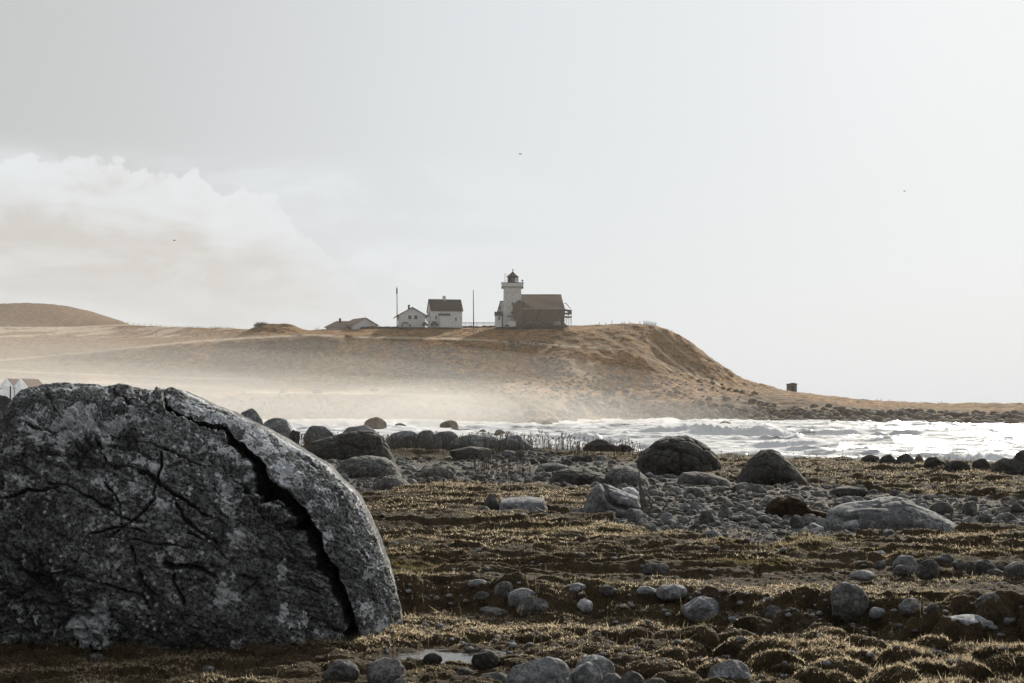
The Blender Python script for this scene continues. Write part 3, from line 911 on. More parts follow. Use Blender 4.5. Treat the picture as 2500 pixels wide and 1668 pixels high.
# ---- the great cracked boulder
def great_boulder():
    out_ = [(0, 1052), (29, 1017), (64, 973), (78, 954), (113, 942), (162, 934), (220, 940), (294, 939), (330, 946), (365, 950), (388, 962), (396, 972),
            (402, 962), (431, 951), (450, 956), (519, 990), (573, 1010), (637, 1042), (686, 1071), (735, 1101), (793, 1135), (832, 1174), (872, 1213),
            (896, 1257), (921, 1316), (945, 1380), (960, 1439), (972, 1497), (979, 1560), (978, 1620), (960, 1680), (700, 1700), (400, 1705), (0, 1700),
            (-150, 1660), (-200, 1560), (-195, 1400), (-150, 1250), (-80, 1130)]
    cx, cy = 400.0, 1330.0
    Yc, D = 10.75, 1.18
    q = []
    pts = np.array(out_, float)
    for i in range(len(pts)):
        a, b = pts[i], pts[(i + 1) % len(pts)]
        for k in range(10): q.append(a + (b - a) * k / 10)
    q = np.array(q)
    th = np.arctan2(-(q[:, 1] - cy), q[:, 0] - cx); rr = np.hypot(q[:, 0] - cx, q[:, 1] - cy)
    o_ = np.argsort(th); th = np.concatenate([th[o_] - 2 * np.pi, th[o_], th[o_] + 2 * np.pi]); rr = np.tile(rr[o_], 3)
    n, m_ = 1000, 800
    a, b = np.meshgrid(np.linspace(-1, 1, n), np.linspace(1, -1, m_))
    u, v = a * np.sqrt(1 - b * b / 2), b * np.sqrt(1 - a * a / 2)
    s = np.clip(np.hypot(u, v), 0, 1); tht = np.arctan2(v, u)
    sp = Yc / F

    def surf(s_, t_, back=False):
        R = np.interp(t_, th, rr) * sp
        r_in = np.sin(s_ * np.pi / 2); dep = np.cos(s_ * np.pi / 2)
        dep = np.sign(dep) * np.abs(dep) ** 0.72
        return np.stack([(cx - 1250) * sp + r_in * R * np.cos(t_), Yc - D * dep, EYE + (HZ - cy) * sp + r_in * R * np.sin(t_)], -1)
    P = surf(s, tht)
    # normals
    du = np.gradient(P, axis=1); dv = np.gradient(P, axis=0)
    N = np.cross(dv, du); N /= np.linalg.norm(N, axis=-1, keepdims=True) + 1e-9
    N = np.where((N[..., 1:2] > 0) & (s[..., None] < 0.8), -N, N)
    ctr = np.array([(cx - 1250) * sp, Yc, EYE + (HZ - cy) * sp])
    flip = ((P - ctr) * N).sum(-1, keepdims=True) < 0
    N = np.where(flip, -N, N)
    for it in range(3):
        N[1:-1, 1:-1] = (N[1:-1, 1:-1] + N[:-2, 1:-1] + N[2:, 1:-1] + N[1:-1, :-2] + N[1:-1, 2:]) / 5
    N /= np.linalg.norm(N, axis=-1, keepdims=True) + 1e-9
    x, y, z = P[..., 0], P[..., 1], P[..., 2]
    ppx = 1250 + F * x / y; ppy = HZ - F * (z - EYE) / y
    MAIN = [(392, 955), (406, 998), (441, 1017), (490, 1032), (553, 1042), (563, 1076), (612, 1110), (632, 1145), (641, 1189), (686, 1213),
            (735, 1257), (764, 1306), (774, 1355), (808, 1395), (828, 1448), (847, 1502), (857, 1551), (860, 1650)]
    wob = 16 * (fbm3(x * 7, y * 7, z * 7, 4) - 0.5)
    dm = polydist(ppx + wob, ppy + wob * 0.7, MAIN)
    mx = np.interp(ppy, [p[1] for p in MAIN], [p[0] for p in MAIN])
    right = ss(-4, 10, ppx - mx)                       # the slab side
    wid = np.interp(ppy, [950, 1040, 1110, 1200, 1260, 1330, 1450, 1600], [6, 8, 17, 22, 14, 15, 13, 14])
    groove = np.exp(-(dm / (wid * 0.66)) ** 6)
    # foliation running down to the right
    ca, sa = math.cos(math.radians(-27)), math.sin(math.radians(-27))
    e1 = x * ca + z * sa; e2 = -x * sa + z * ca
    warp = fbm3(x * 1.6, y * 1.6, z * 1.6, 4)
    st = e2 * 6.5 + 3.2 * warp + 0.6 * e1
    saw = (st % 1.0)
    saw = np.where(saw < 0.78, saw / 0.78, (1 - saw) / 0.22)
    zone = ss(0.40, 0.60, fbm3(x * 0.9 + 4, y * 0.9, z * 0.9 + 7, 3)) * (1 - right) * ss(-900, -200, -np.hypot(ppx - 330, (ppy - 1230) * 1.0) * 1.0 - 250 + 250)
    dsp = 0.10 * (fbm3(x * 1.3 + 3, y * 1.3, z * 1.3 + 1, 4) - 0.5)
    dsp += (0.008 + 0.030 * zone) * (saw - 0.5)
    n_an = fbm3(e1 * 2.6, y * 5, e2 * 8.5, 5, 0.6)
    dsp += (0.020 + 0.045 * zone) * (1 - np.abs(2 * n_an - 1) - 0.7)
    n_a2 = fbm3(e1 * 7 + 3, y * 12, e2 * 22, 4, 0.65)
    dsp += (0.020 + 0.055 * zone) * (1 - np.abs(2 * n_a2 - 1) - 0.7)
    f1, f2 = worley3(e1 * 2.9 + 1.3 * warp, y * 3.2, e2 * 6.2 + 1.5 * warp)
    gap = np.exp(-((f2 - f1) / 0.07) ** 2)
    dsp -= (0.014 + 0.075 * zone) * gap
    dsp += 0.030 * zone * (0.6 - f1)
    f1b, f2b = worley3(x * 9, y * 9, z * 9)
    zz2 = 0.25 + 0.75 * zone
    dsp += 0.075 * zz2 * (1 - 0.7 * right) * (cellhash(e1 * 2.2 + 1.6 * warp, y * 2.5, e2 * 5.5 + 2.0 * warp) - 0.5)
    dsp += 0.040 * zz2 * (1 - 0.5 * right) * (cellhash(e1 * 5.5 + warp, y * 6, e2 * 13 + 2 * warp) - 0.5)
    pit = ss(0.60, 0.75, fbm3(x * 7 + 9, y * 7, z * 7, 3))
    dsp -= 0.030 * pit * (0.4 + 0.6 * (1 - right))
    dsp += 0.045 * (fbm3(x * 13, y * 13, z * 13, 5, 0.7) - 0.5)
    f1c, f2c = worley3(e1 * 8 + warp, y * 9, e2 * 15)
    dsp -= (0.008 + 0.034 * zone) * np.exp(-((f2c - f1c) / 0.10) ** 2)
    # rough vertical grain on the right-hand slab
    dsp += right * 0.030 * (fbm3(x * 16 + z * 5, y * 12, z * 6 + x * 2, 4, 0.6) - 0.5)
    CR = [([(382, 1213), (338, 1262), (264, 1316)], 5, .07), ([(392, 1105), (382, 1155), (376, 1205)], 5, .07),
          ([(235, 1081), (274, 1130), (343, 1155), (387, 1174), (441, 1213), (490, 1257), (539, 1277)], 6, .10),
          ([(404, 1376), (430, 1384), (465, 1383), (495, 1390), (524, 1404)], 9, .16), ([(460, 1302), (553, 1360)], 4, .06),
          ([(122, 1174), (220, 1213), (313, 1272)], 5, .07), ([(122, 1390), (235, 1429), (343, 1453), (372, 1488)], 6, .08),
          ([(113, 945), (132, 998), (162, 1018)], 6, .06), ([(426, 1404), (446, 1478)], 5, .05), ([(0, 1218), (60, 1196), (140, 1190)], 5, .07),
          ([(300, 1320), (400, 1330), (520, 1348)], 4, .05), ([(270, 1060), (400, 1090), (520, 1140), (610, 1190), (700, 1250)], 5, .08),
          ([(220, 1300), (300, 1290), (360, 1300)], 4, .05), ([(60, 1040), (130, 1060), (190, 1035)], 6, .06), ([(340, 1400), (372, 1445), (396, 1450)], 8, .07),
          ([(600, 1400), (640, 1412), (600, 1440)], 5, .05), ([(0, 1480), (90, 1520), (200, 1560)], 6, .05), ([(270, 940), (330, 990), (395, 1010)], 5, .05),
          ([(430, 1230), (470, 1290), (540, 1340)], 5, .07), ([(250, 1180), (290, 1230), (300, 1300), (330, 1380)], 4, .05)]
    cr = np.zeros_like(x)
    wob2 = 34 * (fbm3(x * 5 + 8, y * 5, z * 5, 5, 0.6) - 0.5)
    cmod = ss(0.36, 0.60, fbm3(x * 5 + 30, y * 5, z * 5 + 3, 3))
    for cp, wd, dp in CR:
        g = np.exp(-(polydist(ppx + wob2, ppy - wob2, cp) / (wd * (0.20 + 0.42 * cmod))) ** 2) * (0.25 + 0.75 * cmod)
        dsp -= 0.7 * dp * g; cr = np.maximum(cr, g)
    dsp += 0.05 * right * ss(1080, 1200, ppy)
    rim = 1 - 0.75 * ss(0.90, 1.0, s)
    dsp = dsp * rim
    dsp -= 0.07 * groove
    gdeep = (0.25 + 0.45 * ss(1030, 1180, ppy)) * groove
    cr = np.maximum(cr, groove)
    P = P + N * dsp[..., None]
    P[..., 1] += gdeep + 0.035 * cr * (1 - groove) * (s < 0.93)
    # lichen
    l1 = fbm3(x * 7.5 + 20, y * 7.5, z * 7.5 + 5, 6, 0.72)
    up = ss(1400, 1050, ppy)
    thr = 0.60 - 0.055 * up - 0.05 * right * ss(1600, 1100, ppy)
    for (lx, ly, lr, k) in [(160, 1060, 90, .10), (230, 1450, 60, .02), (280, 1540, 60, .17), (190, 1520, 50, .12), (40, 1490, 60, .12), (120, 1050, 60, .08),
                            (320, 1200, 60, .10), (700, 1150, 90, .07), (560, 1200, 90, .05), (30, 1560, 60, .12), (740, 1400, 60, .03), (570, 1450, 40, .10), (650, 1100, 50, .08)]:
        thr = thr - 0.75 * k * np.exp(-((ppx - lx) / lr) ** 2 - ((ppy - ly) / (lr * .7)) ** 2)
    li = ss(-0.10, 0.09, l1 - thr + 0.10 * (fbm3(x * 24, y * 24, z * 24, 4, 0.7) - 0.5))
    for (lx, ly, lr) in [(690, 1482, 7), (697, 1492, 7), (690, 1503, 8), (699, 1476, 5), (685, 1495, 4), (702, 1497, 4), (545, 1402, 5), (548, 1442, 4), (640, 1530, 4), (660, 1556, 4), (510, 1322, 3), (498, 1090, 4), (455, 1082, 4)]:
        li = np.maximum(li, ss(lr + 2.5, lr - 1, np.hypot(ppx - lx, ppy - ly) + 5 * (l1 - .5)) * 1.3)
    fd, _ = worley3(x * 13 + 3, y * 13, z * 13)
    li = np.maximum(li, 1.2 * ss(0.24, 0.15, fd) * ss(0.47, 0.60, fbm3(x * 2.2 + 9, y * 2.2, z * 2.2, 4)))
    li = li * (1 - cr)
    # back, sharing the rim
    idx = np.arange(n * m_).reshape(m_, n)
    ring = np.concatenate([idx[0, :], idx[1:, -1], idx[-1, -2::-1], idx[-2:0:-1, 0]])
    V = [P.reshape(-1, 3)]; faces = [grid_faces(m_, n)]
    thr_ = tht.reshape(-1)[ring]; prev = ring; base = n * m_
    dr = dsp.reshape(-1)[ring]; Nr = N.reshape(-1, 3)[ring]
    steps = np.linspace(1, 1.97, 26)[1:]
    for k, s_ in enumerate(steps):
        Q = surf(np.full(len(ring), s_), thr_)
        Q = Q + Nr * (dr * max(0, 1 - k / 3))[:, None] + (0.10 * (fbm3(Q[:, 0] * 1.5, Q[:, 1] * 1.5, Q[:, 2] * 1.5, 4) - 0.5) * min(1, k / 3))[:, None]
        V.append(Q); cur = base + np.arange(len(ring)); base += len(ring)
        faces.append(np.stack([prev, cur, np.roll(cur, -1), np.roll(prev, -1)], 1)); prev = cur
    V = np.vstack(V); nb = len(V) - n * m_
    loc = np.array([ctr[0], Yc, 2.3])
    li = np.concatenate([li.ravel(), np.zeros(nb)]); cr = np.concatenate([cr.ravel(), np.zeros(nb)])
    ob = new_mesh('boulder', V - loc, np.concatenate([f.ravel() for f in faces]), np.full(sum(len(f) for f in faces), 4), M['boulder'], attrs={'lichen': li, 'crack': cr})
    ob.location = loc
    tag(ob, 'huge dark lichen-spotted boulder split by one long deep crack', 'boulder')
great_boulder()
OCC.append((-2.45, 10.75, 1.9))

# ---- outlined boulders
def YB(px, py): return ground_Y(px, py)
poly_rock('boulder', [(735, 1125), (740, 1108), (748, 1093), (764, 1078), (794, 1070), (835, 1058), (879, 1051), (910, 1053), (935, 1066), (950, 1093), (960, 1115), (962, 1135), (850, 1145), (745, 1140)],
          YB(850, 1125) + 1.1, 1.1, 'dark', 'dark domed boulder with branching cracks beside the edge of the huge split boulder', seed=3, rough=0.05, centre=(850, 1112),
          cracks=[([(800, 1128), (806, 1105), (822, 1085), (838, 1080), (850, 1062)], 3, .10), ([(822, 1085), (836, 1100), (842, 1120)], 3, .09),
                  ([(838, 1080), (870, 1092), (890, 1075), (885, 1062)], 3, .09), ([(890, 1075), (900, 1098), (925, 1095), (922, 1070)], 3.5, .10), ([(870, 1092), (900, 1098), (905, 1115)], 3, .07)])
poly_rock('boulder', [(812, 1165), (820, 1148), (835, 1127), (860, 1116), (905, 1113), (940, 1117), (960, 1130), (975, 1150), (983, 1168), (900, 1180), (820, 1178)],
          YB(900, 1168) + 0.7, 0.7, 'mid', 'long grey whale-backed boulder with white lichen dots near the split boulder', seed=5, rough=0.05)
poly_rock('boulder', [(900, 1196), (915, 1180), (940, 1163), (965, 1160), (985, 1170), (1013, 1194), (1000, 1206), (920, 1206)],
          YB(960, 1198) + 0.4, 0.4, 'mid', 'low grey ridge-topped boulder with a bright sunlit right flank among dry weeds', seed=6, rough=0.05)
poly_rock('boulder', [(1556, 1160), (1556, 1122), (1564, 1105), (1583, 1092), (1606, 1076), (1629, 1068), (1658, 1065), (1679, 1065), (1704, 1076), (1734, 1095), (1752, 1115), (1758, 1136), (1759, 1160), (1740, 1180), (1580, 1175)],
          YB(1660, 1160) + 1.0, 1.0, 'dark', 'large dark humped boulder with a shoulder, left of the pyramid-shaped boulder', seed=8, rough=0.06, centre=(1655, 1130),
          cracks=[([(1600, 1095), (1640, 1095), (1662, 1105), (1664, 1150)], 5, .10), ([(1725, 1110), (1745, 1140)], 4, .07)])
poly_rock('boulder', [(1795, 1180), (1802, 1165), (1821, 1137), (1840, 1116), (1862, 1100), (1881, 1097), (1898, 1103), (1921, 1125), (1943, 1146), (1966, 1174), (1972, 1190), (1900, 1200), (1810, 1198)],
          YB(1880, 1184) + 0.9, 0.85, 'dark', 'large dark pyramid-shaped boulder standing above the cobbles', seed=9, rough=0.05, centre=(1882, 1150))
poly_rock('boulder', [(1652, 1188), (1656, 1168), (1668, 1154), (1700, 1152), (1735, 1156), (1770, 1168), (1792, 1184), (1780, 1196), (1670, 1198)],
          YB(1710, 1186) + 0.5, 0.5, 'mid', 'long flat grey slab lying in front of the large humped boulder', seed=10)
poly_rock('boulder', [(1470, 1195), (1477, 1160), (1495, 1142), (1527, 1136), (1555, 1145), (1578, 1165), (1590, 1190), (1570, 1200), (1490, 1202)],
          YB(1530, 1190) + 0.6, 0.6, 'mid', 'round grey dome of rock behind the driftwood and the pale carved boulder', seed=11)
poly_rock('boulder', [(1338, 1188), (1345, 1168), (1360, 1150), (1390, 1143), (1430, 1146), (1470, 1157), (1505, 1172), (1540, 1192), (1500, 1200), (1350, 1200)],
          YB(1430, 1190) + 0.6, 0.6, 'dark', 'low dark sloping rock behind the pale carved boulder', seed=12, rough=0.06)
poly_rock('boulder', [(1418, 1262), (1424, 1240), (1432, 1222), (1445, 1195), (1462, 1181), (1478, 1181), (1500, 1190), (1530, 1203), (1555, 1212), (1564, 1235), (1566, 1262), (1540, 1278), (1440, 1278)],
          YB(1490, 1262) + 0.45, 0.45, 'pale', 'pale boulder with a bulging overhang and curved groove, beside the upright driftwood', seed=13, rough=0.05, centre=(1493, 1235),
          cracks=[([(1474, 1186), (1480, 1208), (1490, 1225), (1512, 1237), (1540, 1243), (1568, 1258)], 5.5, .16), ([(1470, 1200), (1462, 1235), (1450, 1260)], 3, .03)])
poly_rock('boulder', [(1512, 1212), (1518, 1194), (1535, 1189), (1548, 1192), (1560, 1203), (1562, 1220), (1530, 1226)],
          YB(1535, 1225) + 0.25, 0.25, 'white', 'small white rock peeping over the back of the pale carved boulder', seed=14, lvl=5)
poly_rock('boulder', [(1218, 1258), (1219, 1235), (1222, 1222), (1245, 1217), (1290, 1215), (1328, 1219), (1336, 1238), (1337, 1260), (1320, 1272), (1235, 1272)],
          YB(1280, 1262) + 0.5, 0.5, 'pale', 'flat table-topped pale rock resting among smaller stones in the grass', seed=15, rough=0.035, power=0.35)
poly_rock('boulder', [(2018, 1284), (2021, 1268), (2030, 1250), (2049, 1235), (2091, 1226), (2136, 1224), (2162, 1216), (2185, 1212), (2204, 1216), (2230, 1231), (2264, 1244), (2298, 1261), (2326, 1278), (2345, 1293), (2357, 1308), (2330, 1318), (2180, 1316), (2040, 1302)],
          YB(2190, 1300) + 0.75, 0.75, 'pale', 'long pale whale-backed boulder sloping down to the right, biggest of the stony band', seed=16, rough=0.045, centre=(2190, 1275),
          cracks=[([(2070, 1240), (2100, 1232), (2140, 1232)], 6, .12), ([(2040, 1262), (2060, 1270), (2090, 1266)], 6, .08)])
for (x, yb, r) in [(850, 1125, 2.1), (900, 1168, .9), (960, 1198, .5), (1660, 1160, 1.1), (1880, 1184, .85), (1720, 1186, .55), (1530, 1190, .5), (1430, 1190, .8), (1490, 1262, .42), (1280, 1262, .35), (2100, 1300, .5), (2190, 1300, .6), (2280, 1300, .45)]:
    Yq = YB(x, yb) + r * 0.6; OCC.append(((x - 1250) / F * Yq, Yq, r))

# ---- single boulders: x0, x1, top row, base row, tone, label
ROWS = [
 (573, 633, 997, 1092, 'mid', 'dark hump of rock peeping over the right shoulder of the huge split boulder'),
 (635, 713, 1020, 1092, 'mid', 'broad round boulder behind weeds, leftmost of the shore ridge'),
 (706, 728, 1042, 1092, 'dark', 'little pointed dark stone in the weeds of the shore ridge'),
 (748, 812, 1032, 1092, 'mid', 'tall round boulder rising from weeds between the leftmost ridge boulder and the pale offshore one'),
 (836, 915, 1031, 1092, 'mid', 'broad smooth boulder just above the dark cracked dome'),
 (948, 1022, 1044, 1096, 'mid', 'wide round boulder among weeds, right of the pale offshore boulder'),
 (1019, 1060, 1043, 1096, 'mid', 'upright egg-shaped boulder in the weedy shore ridge'),
 (1056, 1114, 1045, 1097, 'mid', 'lumpy dark boulder with a small white stone before it on the ridge'),
 (1112, 1225, 1054, 1099, 'mid', 'longest low dark boulder of the weedy shore ridge'),
 (1220, 1288, 1062, 1102, 'mid', 'dark rounded boulder sloping right, last in the weedy ridge before the sea opens'),
 (1072, 1086, 1062, 1094, 'white', 'small white stone in the weeds of the shore ridge'),
 (1424, 1508, 1072, 1108, 'dark', 'brown-black hump of rock against the surf, left of the large humped boulder'),
 (1503, 1543, 1085, 1108, 'dark', 'small dark rock touching the brown-black hump against the surf'),
 (1394, 1430, 1112, 1130, 'dark', 'low dark rock with a bright sandy strip beside it behind the cobbles'),
 (1424, 1448, 1112, 1130, 'dark', 'round dark stone at the right end of the low rock behind the cobbles'),
 (1097, 1199, 1090, 1124, 'dark', 'large dark dome of rock in the middle of the left cobbles'),
 (1110, 1147, 1107, 1124, 'mid', 'grey rock leaning against the large dark dome in the left cobbles'),
 (1024, 1108, 1139, 1170, 'mid', 'broad smooth grey dome among weeds left of the cobbles'),
 (1050, 1080, 1162, 1180, 'mid', 'rough grey lump in front of the broad smooth dome'),
 (1152, 1186, 1159, 1179, 'mid', 'grey angular stone standing in the small weeds below the dark dome'),
 (1146, 1160, 1175, 1185, 'white', 'little bright white pebble lying before the left cobbles'),
 (1224, 1258, 1099, 1116, 'mid', 'blocky grey stone at the top of the left cobbles'),
 (1256, 1280, 1100, 1122, 'mid', 'upright rounded stone at the top of the left cobbles'),
 (1240, 1266, 1114, 1131, 'mid', 'rounded cobble under the blocky grey stone'),
 (1270, 1292, 1116, 1131, 'mid', 'short drum-shaped cobble with a pale rim in the left cobbles'),
 (1294, 1314, 1119, 1134, 'dark', 'dark rounded cobble right of the drum-shaped one'),
 (1318, 1338, 1120, 1134, 'dark', 'dark little cobble at the right end of the upper left cobbles'),
 (1370, 1396, 1120, 1138, 'mid', 'grey stone on the right rim of the upper left cobbles'),
 (1310, 1390, 1129, 1152, 'mid', 'low ribbed grey rock in the left cobbles above the low dark rock'),
 (1210, 1237, 1176, 1194, 'mid', 'dark round stone at the grass edge under the left cobbles'),
 (1236, 1268, 1183, 1195, 'pale', 'pale flat stone at the grass edge under the left cobbles'),
 (1300, 1336, 1160, 1182, 'mid', 'grey round stone left of the low dark sloping rock'),
 (1338, 1374, 1178, 1192, 'mid', 'rounded block just in front of the low dark sloping rock'),
 (1372, 1428, 1186, 1202, 'mid', 'flat grey stone in the grass left of the pale carved boulder'),
 (1182, 1218, 1206, 1254, 'mid', 'upright rounded stone leaning on the left of the table-topped rock'),
 (1164, 1202, 1236, 1264, 'mid', 'lichened round stone at the far left foot of the table-topped rock'),
 (1212, 1260, 1244, 1270, 'mid', 'dark spotted stone tucked under the front of the table-topped rock'),
 (1286, 1336, 1238, 1270, 'mid', 'rounded grey stone leaning on the front right of the table-topped rock'),
 (1253, 1292, 1253, 1272, 'mid', 'pale lichened stone in front of the table-topped rock'),
 (1210, 1230, 1259, 1270, 'pale', 'small pale stone before the dark spotted one'),
 (1337, 1365, 1249, 1266, 'dark', 'black round stone with a bright rim right of the table-topped rock'),
 (1366, 1396, 1254, 1268, 'mid', 'small grey pointed stone between the black round stone and the carved boulder'),
 (1384, 1426, 1241, 1266, 'mid', 'round dark grey stone touching the left of the pale carved boulder'),
 (1531, 1574, 1241, 1275, 'pale', 'smooth egg-shaped stone at the right foot of the pale carved boulder'),
 (1611, 1646, 1251, 1283, 'pale', 'tilted egg-shaped stone below the driftwood roots'),
 (1584, 1618, 1237, 1256, 'mid', 'dark grey stone behind the two egg-shaped stones'),
 (1706, 1743, 1245, 1276, 'mid', 'nearly round grey stone in the centre of the cobbles'),
 (1683, 1707, 1219, 1256, 'pale', 'pale upright finger-like stone in the middle of the cobbles'),
 (1658, 1688, 1228, 1250, 'pale', 'pale stone leaning behind the upright finger-like one'),
 (1668, 1695, 1237, 1254, 'mid', 'small grey cobble in front of the finger-like stone'),
 (1752, 1782, 1231, 1268, 'mid', 'tall leaning dark cobble right of the nearly round one'),
 (1668, 1720, 1190, 1218, 'mid', 'large pointed grey cobble in the upper centre of the stony band'),
 (1578, 1603, 1185, 1207, 'mid', 'squarish grey cobble right of the driftwood'),
 (1732, 1754, 1171, 1189, 'mid', 'round cobble in front of the long flat slab'),
 (1688, 1712, 1140, 1156, 'mid', 'round cobble resting on the back of the long flat slab'),
 (1716, 1733, 1146, 1158, 'dark', 'smaller cobble behind the long flat slab'),
 (1785, 1825, 1181, 1207, 'mid', 'dark rounded cobble at the left foot of the pyramid-shaped boulder'),
 (1836, 1874, 1183, 1210, 'mid', 'pointed grey cobble below the pyramid-shaped boulder'),
 (1921, 1949, 1174, 1193, 'mid', 'blocky cobble at the right foot of the pyramid-shaped boulder'),
 (1802, 1834, 1223, 1238, 'pale', 'pale flattish cobble in the middle of the stony band'),
 (1928, 1965, 1257, 1290, 'mid', 'big round cobble below the dark peat blocks'),
 (1960, 1980, 1262, 1289, 'mid', 'narrow cobble pressed to the right of the big round one'),
 (1990, 2027, 1267, 1300, 'pale', 'pale round cobble left of the whale-backed boulder'),
 (2058, 2116, 1268, 1296, 'white', 'smooth whitish stone below the left end of the whale-backed boulder'),
 (2028, 2062, 1280, 1305, 'mid', 'grey round cobble between the two pale ones'),
 (2091, 2130, 1293, 1309, 'mid', 'low grey stone at the foot of the whitish smooth one'),
 (2155, 2193, 1293, 1320, 'mid', 'rough mossy stone in the turf below the whale-backed boulder'),
 (2200, 2222, 1316, 1328, 'pale', 'small flat pale stone alone in the turf below the whale-backed boulder'),
 (1722, 1760, 1293, 1318, 'pale', 'lichen-covered bluish stone at the lower tip of the cobbles'),
 (1681, 1710, 1277, 1303, 'mid', 'twin-humped cobble left of the bluish lichened one'),
 (1696, 1718, 1285, 1302, 'mid', 'small cobble tucked into the twin-humped one'),
 (1551, 1583, 1271, 1288, 'mid', 'grey cobble at the grass edge below the egg-shaped stones'),
 (1587, 1603, 1279, 1297, 'white', 'small bright white upright stone at the grass edge'),
 (1508, 1536, 1270, 1284, 'mid', 'flat cobble at the grass edge under the carved boulder'),
 (1900, 1926, 1269, 1286, 'mid', 'grey cobble left of the big round one'),
 (1836, 1870, 1250, 1268, 'mid', 'flat-topped cobble below the dark peat blocks'),
 (1778, 1822, 1258, 1272, 'mid', 'long low cobble with a pale top edge in the lower stony band'),
 (2266, 2325, 1226, 1260, 'mid', 'broad dark grey stone behind the tail of the whale-backed boulder'),
 (2349, 2386, 1226, 1260, 'mid', 'round dark stone in the right part of the stony band'),
 (2389, 2422, 1254, 1280, 'mid', 'round grey stone in the weeds at the right of the stony band'),
 (2445, 2482, 1252, 1278, 'mid', 'speckled round stone near the right edge of the stony band'),
 (2466, 2506, 1230, 1256, 'dark', 'dark low stone cut by the right edge of the picture in the stony band'),
 (2032, 2120, 1186, 1212, 'dark', 'wide dark double-humped rock at the top of the right cobbles'),
 (2034, 2090, 1211, 1232, 'mid', 'grey wedge-shaped rock behind the left end of the whale-backed boulder'),
 # shore boulders on the right
 (2102, 2146, 1121, 1136, 'dark', 'small dark rock, leftmost of the dark row before the right-hand surf'),
 (2147, 2192, 1120, 1142, 'dark', 'dark block second in the row before the right-hand surf'),
 (2185, 2235, 1117, 1147, 'dark', 'tall dark round boulder third in the row before the right-hand surf'),
 (2232, 2256, 1121, 1142, 'tan', 'small tan stone lit through spray in the dark shore row'),
 (2254, 2310, 1125, 1149, 'dark', 'dark sloping boulder just right of the small tan stone'),
 (2306, 2372, 1133, 1158, 'dark', 'broad low dark boulder under the highest spray'),
 (2374, 2421, 1130, 1156, 'dark', 'dark round boulder just right of the highest spray'),
 (2419, 2500, 1129, 1164, 'dark', 'wide dark boulder beside the rock cut by the right edge of the picture'),
 (2472, 2550, 1108, 1156, 'dark', 'tallest dark shore rock, cut by the right edge of the picture'),
 # middle grass
 (1567, 1635, 1374, 1406, 'mid', 'lone half-buried boulder in the middle of the grass'),
 (2179, 2238, 1355, 1396, 'pale', 'big dome-shaped stone at the left of the right-hand row in the grass'),
 (2236, 2294, 1364, 1406, 'mid', 'dark upright stone behind the thin dead stem in the right-hand row'),
 (2285, 2330, 1353, 1380, 'mid', 'round stone behind the dark upright one in the right-hand row'),
 (2324, 2355, 1365, 1389, 'mid', 'small rounded stone in the middle of the right-hand row'),
 (2357, 2385, 1370, 1396, 'mid', 'small bright-topped stone left of the large ribbed one in the right-hand row'),
 (2378, 2432, 1365, 1402, 'mid', 'large ribbed stone in the right-hand row'),
 (2427, 2453, 1371, 1393, 'mid', 'small stone squeezed between the ribbed stone and the one at the picture edge'),
 (2409, 2453, 1389, 1409, 'mid', 'low stone in front of the large ribbed one'),
 (2453, 2512, 1371, 1414, 'mid', 'big rounded stone cut by the right edge of the picture in the grass row'),
 (2132, 2163, 1368, 1388, 'mid', 'small pointed stone left of the big dome-shaped one'),
 (2179, 2215, 1379, 1401, 'mid', 'small bright-rimmed stone in front of the big dome-shaped one'),
 (2074, 2139, 1392, 1414, 'pale', 'flat pale stone alone in the grass before the right-hand row'),
 (2127, 2163, 1344, 1360, 'white', 'whitish stone top showing above the turf behind the right-hand row'),
 (2176, 2207, 1344, 1360, 'pale', 'pale stone top just right of the whitish one'),
 (2063, 2103, 1341, 1358, 'pale', 'pale sloping stone behind the thin dead stem'),
 (2018, 2044, 1336, 1350, 'mid', 'small stone at the left end of the pale tops'),
 # bank
 (2025, 2119, 1422, 1500, 'mid', 'large leaning dark grey boulder set in the turf bank behind grass stems'),
 (2121, 2160, 1482, 1506, 'white', 'small whitish stone right of the large leaning bank boulder'),
 (2195, 2253, 1460, 1496, 'pale', 'pale sloping stone in the turf bank with grass stems before it'),
 (2264, 2294, 1473, 1502, 'mid', 'small upright grey stone in the turf bank'),
 (2383, 2448, 1446, 1494, 'mid', 'round grey boulder on the lip of the turf bank at the right'),
 (2296, 2420, 1501, 1537, 'white', 'largest white flat stone lying below the turf bank'),
 (2427, 2489, 1500, 1524, 'pale', 'pale flat stone right of the largest white one'),
 (2034, 2068, 1611, 1634, 'mid', 'half-buried grey stone among the hummocks at the lower right'),
 (1553, 1603, 1430, 1450, 'pale', 'low pale stone on the bank lip left of a rounder one'),
 (1602, 1677, 1426, 1460, 'pale', 'pale spotted loaf-shaped stone on the bank lip'),
 (1665, 1758, 1454, 1510, 'pale', 'big grey rounded boulder just below the loaf-shaped stone'),
 (1857, 1918, 1478, 1516, 'mid', 'round grey stone alone at the foot of the turf bank'),
 (1778, 1816, 1502, 1518, 'pale', 'small pale flat stone left of the round one at the bank foot'),
 (1464, 1503, 1428, 1452, 'mid', 'dark half-buried stone on the bank lip, left of the low pale one'),
 (1142, 1193, 1414, 1430, 'pale', 'flat pale slab on the bank lip nearest the huge boulder'),
 (1206, 1258, 1419, 1460, 'mid', 'tall dark oval stone at the top of the three stacked in the bank'),
 (1240, 1312, 1436, 1478, 'pale', 'pale speckled middle stone of the three stacked in the bank'),
 (1261, 1345, 1457, 1502, 'mid', 'dark lower stone of the three stacked in the bank'),
 (1371, 1430, 1423, 1446, 'pale', 'bright-topped stone in the bank above the single white one'),
 (1409, 1447, 1460, 1490, 'white', 'single bright white stone in the dark bank'),
